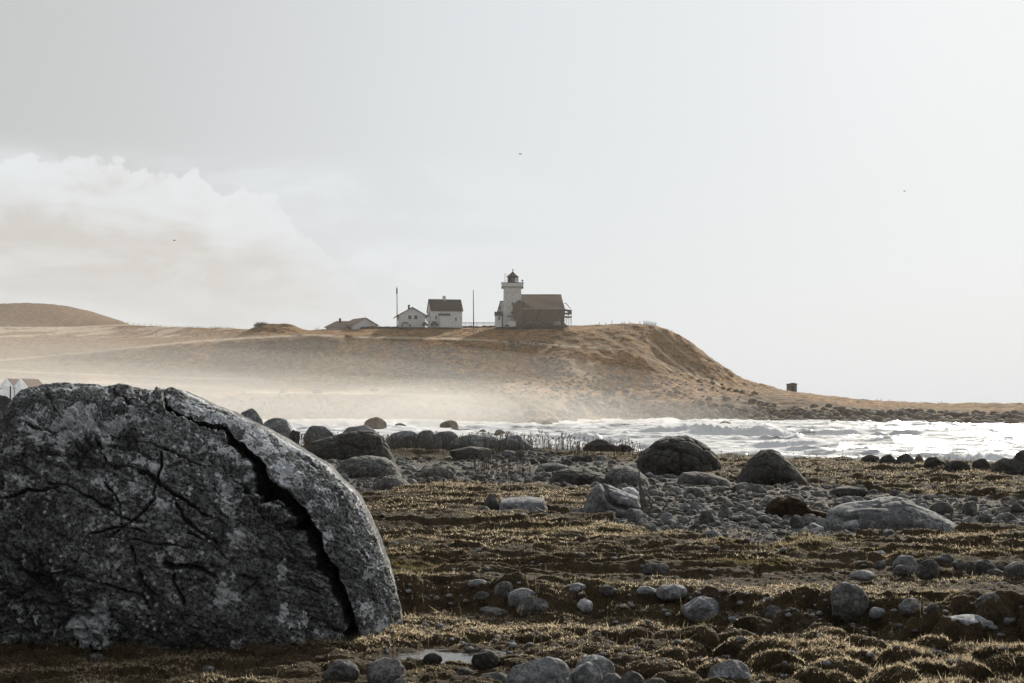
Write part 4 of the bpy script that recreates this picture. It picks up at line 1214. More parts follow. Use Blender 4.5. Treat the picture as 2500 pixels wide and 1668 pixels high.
 (1161, 1197, 1443, 1464, 'mid', 'rough angular stone in the bank left of the three stacked'),
 (1170, 1241, 1480, 1502, 'mid', 'low pale-tipped stone at the bank foot left of the three stacked'),
 # near bottom
 (1151, 1218, 1587, 1630, 'dark', 'dark domed stone at the edge of the puddle'),
 (1033, 1080, 1594, 1620, 'dark', 'small dark wet stone standing at the left of the puddle'),
 (1114, 1155, 1630, 1646, 'mid', 'low round pebble in the puddle'),
 (1168, 1242, 1640, 1668, 'mid', 'flat grey stone between the puddle and the largest near dome'),
 (1235, 1400, 1602, 1700, 'pale', 'largest round dome of stone at the bottom edge, with a pebble on top'),
 (1392, 1470, 1616, 1690, 'pale', 'round mottled stone pressed to the right of the largest near dome'),
 (1404, 1500, 1599, 1665, 'pale', 'rounded stone behind the two big domes at the bottom edge'),
 (1245, 1302, 1659, 1690, 'mid', 'stone top cut by the bottom edge before the largest dome'),
 (1462, 1524, 1643, 1690, 'mid', 'low smooth stone right of the mottled one at the bottom edge'),
 (1506, 1572, 1638, 1690, 'mid', 'flattened stone with a turf rim at the bottom edge'),
 (1574, 1628, 1655, 1695, 'mid', 'small stone top cut by the bottom edge, left of the grass-fringed one'),
 (1728, 1836, 1609, 1690, 'pale', 'pale sloping boulder with a grassy fringe at the bottom edge'),
 (893, 990, 1607, 1672, 'mid', 'spotted pointed stone at the right foot of the huge split boulder'),
 (787, 878, 1611, 1662, 'mid', 'smooth low stone in shadow under the long crack of the huge boulder'),
 (220, 252, 1596, 1612, 'mid', 'tiny stone at the foot of the huge boulder on the left'),
 (492, 524, 1625, 1638, 'mid', 'tiny stone in the shaded turf below the huge boulder'),
 (960, 1000, 1655, 1690, 'pale', 'small pale stone cut by the bottom edge near the huge boulder'),
]
for i, (x0, x1, tp, bs, tone, lab) in enumerate(ROWS):
    big = (x1 - x0) > 55
    if x0 > 2090 and tp < 1140: tp -= 11
    if x1 < 1300 and 1020 < tp < 1062: tp += 7
    ob = row_rock('boulder' if (x1 - x0) > 36 else 'cobble', x0, x1, tp, bs, tone, lab, 100 + i, 'boulder' if (x1 - x0) > 36 else 'stone',
                  lvl=6 if (x1 - x0) > 80 else 5, lean=random.Random(i).uniform(-0.18, 0.18) if not big else 0.05)
# pebble on the largest dome
V, Fc = ico(4); P = fit(rock_shape(V, 77, 0.1, 3)) * [0.027, 0.025, 0.016]
rk = new_mesh('pebble', P, Fc.ravel(), np.full(len(Fc), 3), M['mid']); rk.location = ((1339 - 1250) / F * 9.55, 9.55, EYE - (1597 - HZ) / F * 9.55 - 0.001)
tag(rk, 'small round pebble perched on top of the largest near dome', 'pebble')
# rocky outcrop at far left
for i, (x0, x1, tp, bs, tn, lab) in enumerate([(-60, 46, 960, 1110, 'dark', 'dark rock with a thin post rising from it at the left edge'),
                                               (22, 62, 972, 1110, 'tan', 'brown rock between the left-edge rock and the huge boulder'), (-40, 30, 1000, 1130, 'mid', 'lower grey rock at the left edge above the huge boulder')]):
    row_rock('boulder', x0, x1, tp, bs, tn, lab, 400 + i, Y=None, lvl=6)
# boulders standing in the surf
for i, (x0, x1, tp, bs, lab) in enumerate([(889, 944, 1018, 1054, 'large pale boulder standing in misty surf beside the spray plume'), (1074, 1119, 1026, 1048, 'pale misty boulder in the surf left of the point'),
        (1206, 1238, 1049, 1072, 'tan boulder in the shallows behind the weedy ridge'), (1100, 1121, 1043, 1054, 'small tan rock in front of the pale misty boulder'),
        (1169, 1188, 1048, 1058, 'small pointed tan rock in the shallows'), (1119, 1156, 1047, 1055, 'long low tan rock awash in the shallows'),
        (964, 992, 1033, 1046, 'faint misty rock right of the spray plume'), (1382, 1390, 1044, 1050, 'tiny dark rock tip at the left of the small breaker'),
        (1758, 1784, 1028, 1037, 'rounded tan rock on the far waterline below the gullies'), (1834, 1848, 1030, 1036, 'small tan rock at the far waterline'),
        (2240, 2274, 1039, 1047, 'flat tan rock awash in the bright sea on the right'), (2318, 2350, 1023, 1036, 'dark rock at the far right waterline'), (2452, 2490, 1022, 1036, 'dark double rock on the far shore near the picture edge')]):
    Yw = EYE * F / (bs - HZ)
    row_rock('sea_rock', x0, x1, tp, bs, 'tan', lab, 500 + i, 'rock', Y=Yw, lvl=4)

# ---- cobbles of the stony band
rs = np.random.RandomState(11)
variants = []
V4, F4 = ico(4); V3, F3 = ico(3)
for k in range(14):
    P = fit(rock_shape(V4, 900 + k, 0.13, 4))
    me = new_mesh('cobble', P, F4.ravel(), np.full(len(F4), 3), M['mid' if k % 3 else 'pale'])
    variants.append(me.data); bpy.data.objects.remove(me)
cand = []
occ = np.array(OCC)
placed = [tuple(o) for o in OCC]
tries = 0
sizes = np.sort(np.concatenate([rs.uniform(19, 36, 150), rs.uniform(10, 22, 1100), rs.uniform(5, 11, 2600)]))[::-1]
grid = {}
def near_ok(x, y, r, f=0.82):
    for (a, b) in [(i, j) for i in range(int(x // 1) - 1, int(x // 1) + 2) for j in range(int(y // 1) - 1, int(y // 1) + 2)]:
        for (ox, oy, orr) in grid.get((a, b), ()):
            if (ox - x) ** 2 + (oy - y) ** 2 < (f * (orr + r)) ** 2: return False
    return True
def put(x, y, r):
    grid.setdefault((int(x // 1), int(y // 1)), []).append((x, y, r))
for (x, y, r) in OCC:
    for a in np.arange(0, 6.28, 0.35):
        for q in np.arange(0.15, 1.0, 0.3): put(x + r * q * math.cos(a), y + r * q * math.sin(a), 0.22 * r)
ys_tab = np.linspace(8, 62, 1600)
for sz_ in sizes:
    for _ in range(14):
        ppx = rs.uniform(640, 2510); ppy = rs.uniform(1098, 1352)
        if not inpoly(np.array([ppx]), np.array([ppy]), COB)[0]: continue
        if ppx > 2000 and ppy < 1232 and rs.rand() < 0.3: continue
        Y = ground_Y(ppx, ppy)
        sz2 = sz_ * (0.75 + 0.35 * (ppy - 1100) / 150)
        if ppx > 1640 and ppx < 1960 and ppy > 1290: sz2 *= 0.55
        r = sz2 / 2 * Y / F
        x = (ppx - 1250) / F * Y
        if near_ok(x, Y, r): break
    else:
        continue
    put(x, Y, r); cand.append((x, Y, r, ppx, sz2))
cand.sort(key=lambda c: -c[4])
NI = 150
zs = ground_full(np.array([c[0] for c in cand]), np.array([c[1] for c in cand]))
for k, (x, Y, r, ppx, s_) in enumerate(cand[:NI]):
    ob = bpy.data.objects.new('cobble', variants[k % 14]); col.objects.link(ob)
    sx_, sy_, sz3 = r * rs.uniform(0.9, 1.2), r * rs.uniform(0.8, 1.1), r * rs.uniform(0.55, 0.9)
    ob.scale = (sx_, sy_, sz3); ob.rotation_euler = (rs.uniform(-.25, .25), rs.uniform(-.35, .35), rs.uniform(0, 6.28))
    ob.location = (x, Y, zs[k] + sz3 * 0.35)
    if ppx < 1400: lab, g = 'rounded grey cobble in the left part of the stony band, beyond the grass', 'cobbles in the left part of the stony band'
    elif ppx < 2000: lab, g = 'rounded grey cobble packed in the centre of the stony band', 'cobbles in the centre of the stony band'
    else: lab, g = 'rounded grey cobble in the right part of the stony band around the whale-backed boulder', 'cobbles in the right part of the stony band'
    tag(ob, lab, 'cobble', g)
rest = cand[NI:]
VV = []; FF = []; n_ = 0
for k in range(8):
    P = fit(rock_shape(V3, 950 + k, 0.13, 4))
    sel = rest[k::8]
    if not sel: continue
    zz_ = ground_full(np.array([c[0] for c in sel]), np.array([c[1] for c in sel]))
    Mx = np.zeros((len(sel), 3, 3)); off = np.zeros((len(sel), 3))
    for i, (x, Y, r, ppx, s_) in enumerate(sel):
        a = rs.uniform(0, 6.28); ca, sa = math.cos(a), math.sin(a)
        S = np.diag([r * rs.uniform(.95, 1.3), r * rs.uniform(.8, 1.1), r * rs.uniform(.55, .9)])
        Mx[i] = np.array([[ca, -sa, 0], [sa, ca, 0], [0, 0, 1]]) @ S; off[i] = (x, Y, zz_[i] + S[2, 2] * 0.3)
    v_, f_ = batch(P, F3, Mx, off); VV.append(v_); FF.append(f_ + n_); n_ += len(v_)
VV = np.vstack(VV); FF = np.vstack(FF)
tag(new_mesh('pebbles', VV, FF.ravel(), np.full(len(FF), 3), M['mid']), 'mass of small grey pebbles and cobbles filling the stony band', 'pebbles', kind='stuff')

# small stones lying scattered in the turf
sc_ = []
for _ in range(2600):
    ppx = rs.uniform(930, 2510); ppy = rs.uniform(1170, 1665)
    if inpoly(np.array([ppx]), np.array([ppy]), COB)[0]: continue
    cl = float(fbm2(np.array([ppx / 170.0]), np.array([ppy / 60.0]), 2)[0])
    if cl < 0.47 and rs.rand() < 0.8: continue
    Y = ground_Y(ppx, ppy); r = (3 + 14 * rs.rand() ** 2.2) * (0.7 + 0.5 * (ppy - 1150) / 500) / 2 * Y / F; x = (ppx - 1250) / F * Y
    if not near_ok(x, Y, r): continue
    put(x, Y, r); sc_.append((x, Y, r))
zz_ = ground_full(np.array([q[0] for q in sc_]), np.array([q[1] for q in sc_]))
VV = []; FF = []; n_ = 0
for k in range(6):
    P = fit(rock_shape(V3, 980 + k, 0.16, 6)); sel = list(range(k, len(sc_), 6))
    Mx = np.zeros((len(sel), 3, 3)); off = np.zeros((len(sel), 3))
    for i, q in enumerate(sel):
        x, Y, r = sc_[q]; an_ = rs.uniform(0, 6.28); ca, sa = math.cos(an_), math.sin(an_)
        S = np.diag([r * 1.2, r, r * rs.uniform(.5, .8)]); Mx[i] = np.array([[ca, -sa, 0], [sa, ca, 0], [0, 0, 1]]) @ S; off[i] = (x, Y, zz_[q] + S[2, 2] * 0.25)
    v_, f_ = batch(P, F3, Mx, off); VV.append(v_); FF.append(f_ + n_); n_ += len(v_)
VV = np.vstack(VV); FF = np.vstack(FF)
tag(new_mesh('stones', VV, FF.ravel(), np.full(len(FF), 3), M['pale']), 'small pale stones scattered through the turf', 'stones', kind='stuff')

# ---- rocks of the far shore and scree on the headland face
def far_rocks(name, spots, tone, label, seed):
    VV = []; FF = []; n_ = 0
    rs = np.random.RandomState(seed)
    V2, F2 = ico(2)
    for k in range(6):
        P = fit(rock_shape(V2, seed + k, 0.15, 4)); sel = spots[k::6]
        if not sel: continue
        Mx = np.zeros((len(sel), 3, 3)); off = np.array([s[:3] for s in sel], float)
        for i, s in enumerate(sel):
            a = rs.uniform(0, 6.28); ca, sa = math.cos(a), math.sin(a); r = s[3]
            Mx[i] = np.array([[ca, -sa, 0], [sa, ca, 0], [0, 0, 1]]) @ np.diag([r * rs.uniform(.9, 1.3), r, r * rs.uniform(.6, 1.0)])
        v_, f_ = batch(P, F2, Mx, off); VV.append(v_); FF.append(f_ + n_); n_ += len(v_)
    VV = np.vstack(VV); FF = np.vstack(FF)
    return tag(new_mesh(name, VV, FF.ravel(), np.full(len(FF), 3), M[tone]), label, 'rocks', kind='stuff')
rs = np.random.RandomState(5)
sp_ = []
for _ in range(1500):
    px = rs.uniform(560, 2560); sh = np.interp(px, *SHORE)
    Y = sh + abs(rs.normal(0, 1)) * 14 - 3
    sp_.append(((px - 1250) / F * Y, Y, max(hill_at(px, Y), -0.2) + 0.1, rs.uniform(0.3, 1.1) ** 1.5 * (1.3 if 1280 < px < 1420 else 1)))
far_rocks('shore_rocks', sp_, 'tan', 'boulders strewn along the far shore under the headland', 61)
sp_ = []
for cx, cy, sx_, sy_, n in [(1040, 895, 45, 22, 330), (1110, 925, 60, 8, 120), (1345, 905, 22, 18, 120), (990, 850, 14, 14, 60), (1290, 840, 40, 6, 60), (640, 860, 90, 25, 60), (1500, 945, 120, 18, 200), (1250, 950, 130, 12, 130)]:
    for _ in range(n):
        px, py = rs.normal(cx, sx_), rs.normal(cy, sy_)
        if py < 832 or py > 985: continue
        x, Y, z = hill_hit(px, py); sp_.append((x, Y, z, rs.uniform(0.15, 0.62)))
far_rocks('scree', sp_, 'scree', 'loose pale stones scattered down the headland face', 71)

# ------------------------------------------------------------------ grass
def straw_mat(name, c1, c2, c3):
    m, t, o = mat(name)
    pos = t.node('ShaderNodeNewGeometry').outputs['Position']
    n1 = t.noise(pos, 0.8, 4, 0.6); n2 = t.noise(pos, 35, 2, 0.6)
    c = t.mix(t.ramp(n2, 0.38, 0.62), c1, c2)
    ga = t.node('ShaderNodeAttribute', attribute_name='green').outputs['Fac']
    c = t.mix(t.math('MAXIMUM', ga, t.math('MULTIPLY', t.ramp(n1, 0.52, 0.68), 0.5)), c, c3)
    d = t.node('ShaderNodeBsdfDiffuse'); tr = t.node('ShaderNodeBsdfTranslucent'); mx = t.node('ShaderNodeMixShader')
    t.link(c, d.inputs[0]); t.link(c, tr.inputs[0]); mx.inputs[0].default_value = 0.62
    t.link(d.outputs[0], mx.inputs[1]); t.link(tr.outputs[0], mx.inputs[2]); t.link(mx.outputs[0], o.inputs[0])
    return m
M['grass'] = straw_mat('dry_grass', (0.06, 0.042, 0.022), (0.72, 0.61, 0.44), (0.15, 0.125, 0.05))
rs = np.random.RandomState(21)
N = 1450000
u = rs.uniform(-650, 3200, N)
v = 1 / rs.uniform(1 / 52.0, 1 / 7.6, N)          # uniform in picture rows
vm = rs.rand(N) < 1.0
x = (u - 1250) / F * v; y = v
z, cb, hm_, bk_, hh_ = ground_full(x, y, True)
pxg, pyg = proj(x, y, z)
patch = fbm2(x * 0.8 + 3, y * 1.4 + 9, 4)
top_ = ss(0.0, 0.35, hm_)
dens = np.clip((0.30 + 1.2 * ss(0.40, 0.58, patch)), 0, 1) * (1 - 0.93 * cb) * (1 - 0.3 * bk_)
near = 1 - ss(10.2, 11.2, y)
crestm = ss(-0.03, 0.05, hh_)
dens = dens * (1 - near * 0.80 * (1 - top_)) * (0.25 + 0.75 * crestm)
pudm = np.exp(-((x + 0.40) / 0.5) ** 2 - ((y - 9.55) / 0.20) ** 2)
dens *= (pudm < 0.35)
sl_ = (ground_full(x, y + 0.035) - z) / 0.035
dens *= 1 - 0.88 * ss(0.05, 0.45, sl_)  # thins blades on slopes facing the viewer to imitate their shade
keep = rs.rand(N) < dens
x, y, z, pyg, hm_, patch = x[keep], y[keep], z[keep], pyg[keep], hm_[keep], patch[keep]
n = len(x)
h = (0.008 + 0.016 * rs.rand(n) ** 2) * (0.5 + 1.2 * ss(0.35, 0.7, patch)) * (1 + 0.05 * np.clip(y - 12, 0, 30))
h *= np.where(rs.rand(n) < 0.03, 2.2, 1)
wd = 0.0012 + 0.00026 * y * (0.7 + 0.6 * rs.rand(n))
a = rs.uniform(0, np.pi, n); lean = rs.normal(0, 0.5, (n, 2)) + np.array([-0.15, -0.2])
flat_ = rs.rand(n) < 0.12
lean[flat_] *= 3.0; lean[:, 0] += 1.2 * (fbm2(x * 1.7, y * 1.7 + 60, 2) - 0.5)
dx, dy = np.cos(a) * wd, np.sin(a) * wd
B = np.stack([x, y, z - 0.004], 1)
p0 = B - np.stack([dx, dy, 0 * dx], 1); p1 = B + np.stack([dx, dy, 0 * dx], 1)
p2 = B + np.stack([lean[:, 0] * h, lean[:, 1] * h, h], 1)
VV = np.stack([p0, p1, p2], 1).reshape(-1, 3)
gg = np.exp(-((pyg - 1378) / 22) ** 2) * 0.75 + 0.35 * np.exp(-((pyg - 1330) / 50) ** 2)
gg = np.clip(gg * ss(0.35, 0.6, fbm2(x * 0.7, y * 1.5 + 4, 3)) * 1.3, 0, 1)
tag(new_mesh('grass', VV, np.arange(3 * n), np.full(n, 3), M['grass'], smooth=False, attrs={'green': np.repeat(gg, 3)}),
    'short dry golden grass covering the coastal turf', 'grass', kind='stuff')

# tall dry grass stems in front of stones
m = straw_mat('tall_dry_grass', (0.12, 0.095, 0.06), (0.34, 0.28, 0.19), (0.2, 0.17, 0.1)); M['tallgrass'] = m
def stems(name, spots, label, cat, material, seed, wmul=1.0, head=False, kind='stuff', wpx=1.5):
    rs = np.random.RandomState(seed); V = []; Fq = []
    for (x, y, z, h) in spots:
        lx, ly = rs.normal(0, 0.16), rs.normal(0, 0.12)
        w0 = wmul * y / F * wpx
        n = 4; base = len(V)
        for k in range(n + 1):
            tk = k / n
            cx_, cy_, cz_ = x + lx * h * tk * tk, y + ly * h * tk * tk, z - 0.01 + h * tk
            ww = w0 * (1 - 0.6 * tk)
            V.append((cx_ - ww, cy_, cz_)); V.append((cx_ + ww, cy_ + 0.3 * ww, cz_))
        for k in range(n):
            Fq.append((base + 2 * k, base + 2 * k + 1, base + 2 * k + 3, base + 2 * k + 2))
        if head:
            tx, ty, tz = V[-1]
            for q in range(rs.randint(3, 7)):
                an = rs.uniform(0, 6.28); rr_ = h * rs.uniform(0.03, 0.10); hz = h * rs.uniform(-0.02, 0.08)
                b0 = len(V); sz_ = w0 * rs.uniform(1.2, 2.4)
                c_ = (tx + rr_ * math.cos(an), ty + rr_ * math.sin(an), tz + hz)
                V += [(tx, ty, tz - h * .1), (tx + w0 * .7, ty, tz - h * .1), c_, (c_[0] - w0 * .7, c_[1], c_[2])]
                Fq.append((b0, b0 + 1, b0 + 2, b0 + 3))
                b0 = len(V)
                V += [(c_[0] - sz_, c_[1], c_[2]), (c_[0], c_[1] - sz_, c_[2] - sz_ * .3), (c_[0] + sz_, c_[1], c_[2]), (c_[0], c_[1] + sz_, c_[2] + sz_ * .5)]
                Fq.append((b0, b0 + 1, b0 + 2, b0 + 3))
            if rs.rand() < 0.6:
                k0 = base + 4; px_, py_, pz_ = V[k0]; an = rs.choice([-1, 1])
                b0 = len(V)
                V += [(px_, py_, pz_), (px_ + w0, py_, pz_), (px_ + an * h * .18 + w0 * .5, py_, pz_ + h * .3), (px_ + an * h * .18, py_, pz_ + h * .3)]
                Fq.append((b0, b0 + 1, b0 + 2, b0 + 3))
    V = np.array(V); Fq = np.array(Fq)
    o_ = new_mesh(name, V, Fq.ravel(), np.full(len(Fq), 4), material, smooth=False)
    return tag(o_, label, cat, kind=kind)
rs = np.random.RandomState(31)
def gspots(boxes):
    P = []
    for (x0, x1, y0, y1, n, hp0, hp1) in boxes:
        for _ in range(n):
            px, py = rs.uniform(x0, x1), rs.uniform(y0, y1); Y = ground_Y(px, py); X = (px - 1250) / F * Y
            P.append((X, Y, px, py, rs.uniform(hp0, hp1) * Y / F))
    zz = ground_full(np.array([p[0] for p in P]), np.array([p[1] for p in P]))
    return [(p[0], p[1], z, p[4]) for p, z in zip(P, zz)]
stems('tall_grass', gspots([(2040, 2120, 1500, 1540, 26, 30, 80), (2200, 2260, 1500, 1520, 14, 25, 60), (1660, 1740, 1500, 1530, 16, 20, 50), (1240, 1700, 1560, 1610, 60, 10, 35),
                            (0, 700, 1600, 1660, 60, 12, 45), (1060, 1320, 1470, 1520, 40, 15, 45), (1600, 2500, 1500, 1660, 110, 8, 26), (950, 1100, 1470, 1640, 22, 15, 50), (950, 2500, 1340, 1440, 90, 6, 20), (640, 1300, 1082, 1098, 420, 6, 20), (1300, 2500, 1105, 1240, 260, 5, 14)]),
      'tall pale dry grass stems rising from the turf', 'grass', M['tallgrass'], 3, 0.6, wpx=0.9)
stems('dried_weeds', gspots([(640, 1300, 1088, 1104, 620, 10, 38), (1180, 1420, 1092, 1106, 150, 14, 44), (1400, 1570, 1100, 1120, 110, 14, 34), (1000, 1110, 1165, 1190, 40, 14, 34),
                             (870, 960, 1165, 1215, 60, 16, 40), (1150, 1300, 1125, 1175, 130, 12, 32), (1760, 2500, 1118, 1160, 50, 8, 24), (2080, 2500, 1240, 1345, 190, 10, 34),
                             (980, 1260, 1170, 1240, 70, 12, 32), (1600, 2000, 1300, 1350, 30, 10, 26), (2000, 2500, 1180, 1240, 60, 8, 26)]),
      'dark dead weed stalks with withered flower heads along the shore', 'weeds', M['stalk'], 4, 0.46, head=True)
# single tall dead stems one can pick out
for i, (px, pb, hp, lab) in enumerate([(1567, 1256, 134, 'tall thin dead stem beside the upright driftwood'), (1852, 1368, 52, 'thin leafless stem below the tip of the cobbles, left of a pair'),
        (1861, 1364, 48, 'thin leafless stem below the tip of the cobbles, right of a pair'), (2062, 1406, 78, 'tall dead stem in the grass left of the right-hand stone row'),
        (2276, 1400, 62, 'dead branching stem before the dark upright stone in the row'), (1842, 1404, 46, 'short dead stem standing in the smooth grass'),
        (1081, 1218, 42, 'bent dark dead shrub stem below the smooth grey dome'), (2320, 1220, 44, 'dark upright weed standing above the right hummocks'), (1275, 1392, 40, 'small dead weed in the grass right of the huge boulder'),
        (1660, 1068, 0, '')]):
    if not hp: continue
    Y = ground_Y(px, pb); X = (px - 1250) / F * Y; z = float(ground_full(np.array([X]), np.array([Y]))[0])
    o_ = stems('dead_stem', [(0, 0, 0, hp * Y / F)], lab, 'dead plant', M['stalk'], 40 + i, 1, head=(i not in (0,)), kind='thing', wpx=1.4)
    # widths were computed at y=0: rebuild at true distance
    bpy.data.objects.remove(o_)
    o_ = stems('dead_stem', [(X, Y, z, hp * Y / F)], lab, 'dead plant', M['stalk'], 40 + i, 1, head=(i != 0), kind='thing', wpx=1.3)

# puddle
th_ = np.linspace(0, 2 * np.pi, 60, endpoint=False)
m, t, o = mat('puddle_water'); pos = t.node('ShaderNodeNewGeometry').outputs['Position']
t.link(bsdf(t, (0.03, 0.028, 0.025), 0.04, 0.5, bump(t, t.noise(pos, 14, 4, 0.6), 0.4, 0.01)).outputs[0], o.inputs[0])
pz = float(ground_base(np.array([-0.4]), np.array([9.55]))[0]) - 0.012
PV = np.array([[-0.46, 9.47, pz]] + [[-0.46 + 0.52 * math.cos(a), 9.47 + 0.27 * math.sin(a), pz] for a in th_])
tag(new_mesh('puddle_water', PV, np.array([[0, 1 + k, 1 + (k + 1) % 60] for k in range(60)]).ravel(), np.full(60, 3), m), 'small bright puddle in the turf right of the huge boulder', kind='structure')

# ------------------------------------------------------------------ driftwood and peat
def tube_path(pts, radii, n=8, seed=0):
    mb = MB(); rs = np.random.RandomState(seed); vs = []; fs = []
    pts = [Vector(p) for p in pts]
    # subdivide
    P2 = []; R2 = []
    for i in range(len(pts) - 1):
        for k in range(5):
            P2.append(pts[i].lerp(pts[i + 1], k / 5) + Vector(rs.normal(0, 0.006, 3))); R2.append((radii[i] + (radii[i + 1] - radii[i]) * k / 5) * rs.uniform(0.85, 1.15))
    P2.append(pts[-1]); R2.append(radii[-1])
    for i, p in enumerate(P2):
        dd = (P2[min(i + 1, len(P2) - 1)] - P2[max(i - 1, 0)]).normalized(); u = dd.orthogonal().normalized(); q = dd.cross(u)
        vs += [p + (u * math.cos(6.2832 * k / n) + q * math.sin(6.2832 * k / n)) * R2[i] * rs.uniform(0.8, 1.2) for k in range(n)]
    for i in range(len(P2) - 1):
        for k in range(n): fs.append((i * n + k, i * n + (k + 1) % n, (i + 1) * n + (k + 1) % n, (i + 1) * n + k))
    fs += [tuple(range(n))[::-1], tuple(range((len(P2) - 1) * n, len(P2) * n))]
    return vs, fs
def W(px, py, Y): return ((px - 1250) / F * Y, Y, EYE + (HZ - py) / F * Y)
Yd = ground_Y(1572, 1262) + 0.02
dw = MB()
for pts_, rad_ in [([(1572, 1262), (1570, 1235), (1566, 1205), (1562, 1175), (1561, 1150)], [9, 7, 5, 3, 1.2]), ([(1574, 1262), (1578, 1235), (1572, 1212), (1574, 1195)], [8, 6, 4, 2]),
                   ([(1580, 1262), (1590, 1240), (1588, 1220), (1578, 1200)], [6, 4, 3, 1.5]), ([(1575, 1258), (1600, 1245), (1622, 1250), (1640, 1240)], [6, 4, 3, 1.5])]:
    s_ = Yd / F
    dw.add(*tube_path([W(a, b, Yd + 0.03 * i) for i, (a, b) in enumerate(pts_)], [r * s_ for r in rad_], seed=len(pts_)))
tag(dw.build('driftwood', M['wood'], smooth=True), 'upright twisted driftwood stump against the pale carved boulder', 'driftwood')
dw = MB(); Yd2 = ground_Y(1650, 1268)
for pts_, rad_ in [([(1600, 1262), (1630, 1250), (1655, 1252), (1680, 1262)], [3, 4, 4, 2]), ([(1618, 1245), (1626, 1232), (1622, 1218)], [3, 2.5, 1.2]), ([(1640, 1254), (1652, 1244), (1660, 1246)], [3, 2, 1])]:
    dw.add(*tube_path([W(a, b, Yd2) for (a, b) in pts_], [r * Yd2 / F for r in rad_], seed=9))
tag(dw.build('driftwood', M['wood'], smooth=True), 'flat tangle of driftwood roots lying right of the upright stump', 'driftwood')
dw = MB(); Yd3 = ground_Y(1460, 1322)
dw.add(*tube_path([W(a, b, Yd3 + c) for (a, b, c) in [(1330, 1320, 0), (1358, 1308, .1), (1400, 1303, .1), (1435, 1314, 0), (1452, 1324, -.1)]], [1.5 * Yd3 / F, 2.5 * Yd3 / F, 3 * Yd3 / F, 2.5 * Yd3 / F, 1.2 * Yd3 / F], seed=3))
tag(dw.build('driftwood', M['wood'], smooth=True), 'curved pale branch lying in the grass left of the cobbles', 'driftwood')
poly_rock('peat_block', [(1865, 1262), (1872, 1240), (1885, 1222), (1900, 1214), (1916, 1215), (1918, 1228), (1935, 1242), (1942, 1262), (1900, 1275)], ground_Y(1905, 1262) + 0.2, 0.25, 'peat', 'dark jagged peat block left in the cobbles, taller of the pair', 'peat block', 5, 51, 0.14)
poly_rock('peat_block', [(1915, 1262), (1916, 1222), (1930, 1212), (1955, 1216), (1962, 1235), (1990, 1246), (2020, 1252), (2026, 1270), (1960, 1278)], ground_Y(1960, 1266) + 0.3, 0.3, 'peat', 'dark long peat block beside the pale whale-backed boulder', 'peat block', 5, 53, 0.14)

# ------------------------------------------------------------------ buildings (pixel scale at Y metres)
YH = 426.0
K = F / YH
def WX(px): return (px - 1250) / K
def WZ(py): return EYE + (HZ - py) / K

def window(parent, x0, x1, z0, z1, y, name='window', frame=0.12):
    f = MB().box(x0 - frame, x1 + frame, y - 0.10, y + 0.02, z0 - frame, z1 + frame).build(name, M['whitewall'], parent)
    MB().box(x0, x1, y - 0.14, y - 0.09, z0, z1).build('pane', M['winpane'], f)
    return f

# lighthouse
LX, LB = WX(1251), WZ(800)
lh = empty('lighthouse', (LX, YH, LB), 0, 'square white lighthouse tower with a dark red lantern room', 'lighthouse')
def lz(py): return WZ(py) - LB
hw = 22 / K
MB().prism_y([(-hw * 1.03, 0), (hw * 1.03, 0), (hw * 0.97, lz(702)), (-hw * 0.97, lz(702))], -hw, hw).build('tower', M['greywall'], lh)
g = MB().box(-26.5 / K, 26.5 / K, -26.5 / K, 26.5 / K, lz(702), lz(693)).build('gallery', M['greywall'], lh)
MB().box(-27.3 / K, 27.3 / K, -27.3 / K, 27.3 / K, lz(693) + 0.01, lz(691.8)).build('coping', M['black'], g)
MB().box(-27 / K, 27 / K, -27 / K, 27 / K, lz(703.2), lz(702) - 0.01).build('moulding', M['black'], g)
lr = 13.2 / K; x0 = 1.2 / K
lan = MB()
# solid wall round the landward half of the lantern, frame on the other
import itertools
nseg = 16
for k in range(nseg):
    a0 = 2 * math.pi * k / nseg; a1 = 2 * math.pi * (k + 1) / nseg
    am = (a0 + a1) / 2
    if 1.5 * math.pi - 0.5 < am < 2 * math.pi + 0.6 or am < 0.6 or (0.35 < am < 1.35): continue
    p = [(x0 + lr * math.cos(a), lr * math.sin(a)) for a in (a0, a1)]; q = [(x0 + (lr - .2) * math.cos(a), (lr - .2) * math.sin(a)) for a in (a0, a1)]
    lan.add([(*p[0], lz(691.7)), (*p[1], lz(691.7)), (*q[1], lz(691.7)), (*q[0], lz(691.7)), (*p[0], lz(677)), (*p[1], lz(677)), (*q[1], lz(677)), (*q[0], lz(677))],
            [(0, 1, 5, 4), (1, 2, 6, 5), (2, 3, 7, 6), (3, 0, 4, 7), (0, 3, 2, 1), (4, 5, 6, 7)])
lroom = lan.build('lantern_room', M['lantern'], lh)
gz_ = MB()
for k in range(10):
    a = -2.1 + k * 0.38; b = a + 0.38
    for sgn in (0, 1):
        A = (x0 + lr * math.cos(a), lr * math.sin(a)); B_ = (x0 + lr * math.cos(b), lr * math.sin(b))
        for h0, h1 in ((691.5, 684), (684, 677)):
            if sgn: h0, h1 = h1, h0
            gz_.bar((*A, lz(h0)), (*B_, lz(h1)), 0.07, 4)
gz_.build('glazing_bars', M['black'], lh)
MB().lathe([(0.25, lz(691)), (0.55, lz(688)), (0.75, lz(684)), (0.55, lz(680)), (0.25, lz(677.5))], x0, 0, 12).build('lens', M['carwhite'], lh, True)
rf = MB().lathe([(lr + .1, lz(677.2)), (lr + .3, lz(675.5)), (lr + .15, lz(674.2)), (lr * .5, lz(668.5)), (0.12, lz(663.2))], x0, 0, nseg).build('roof', M['lantern'], lh)
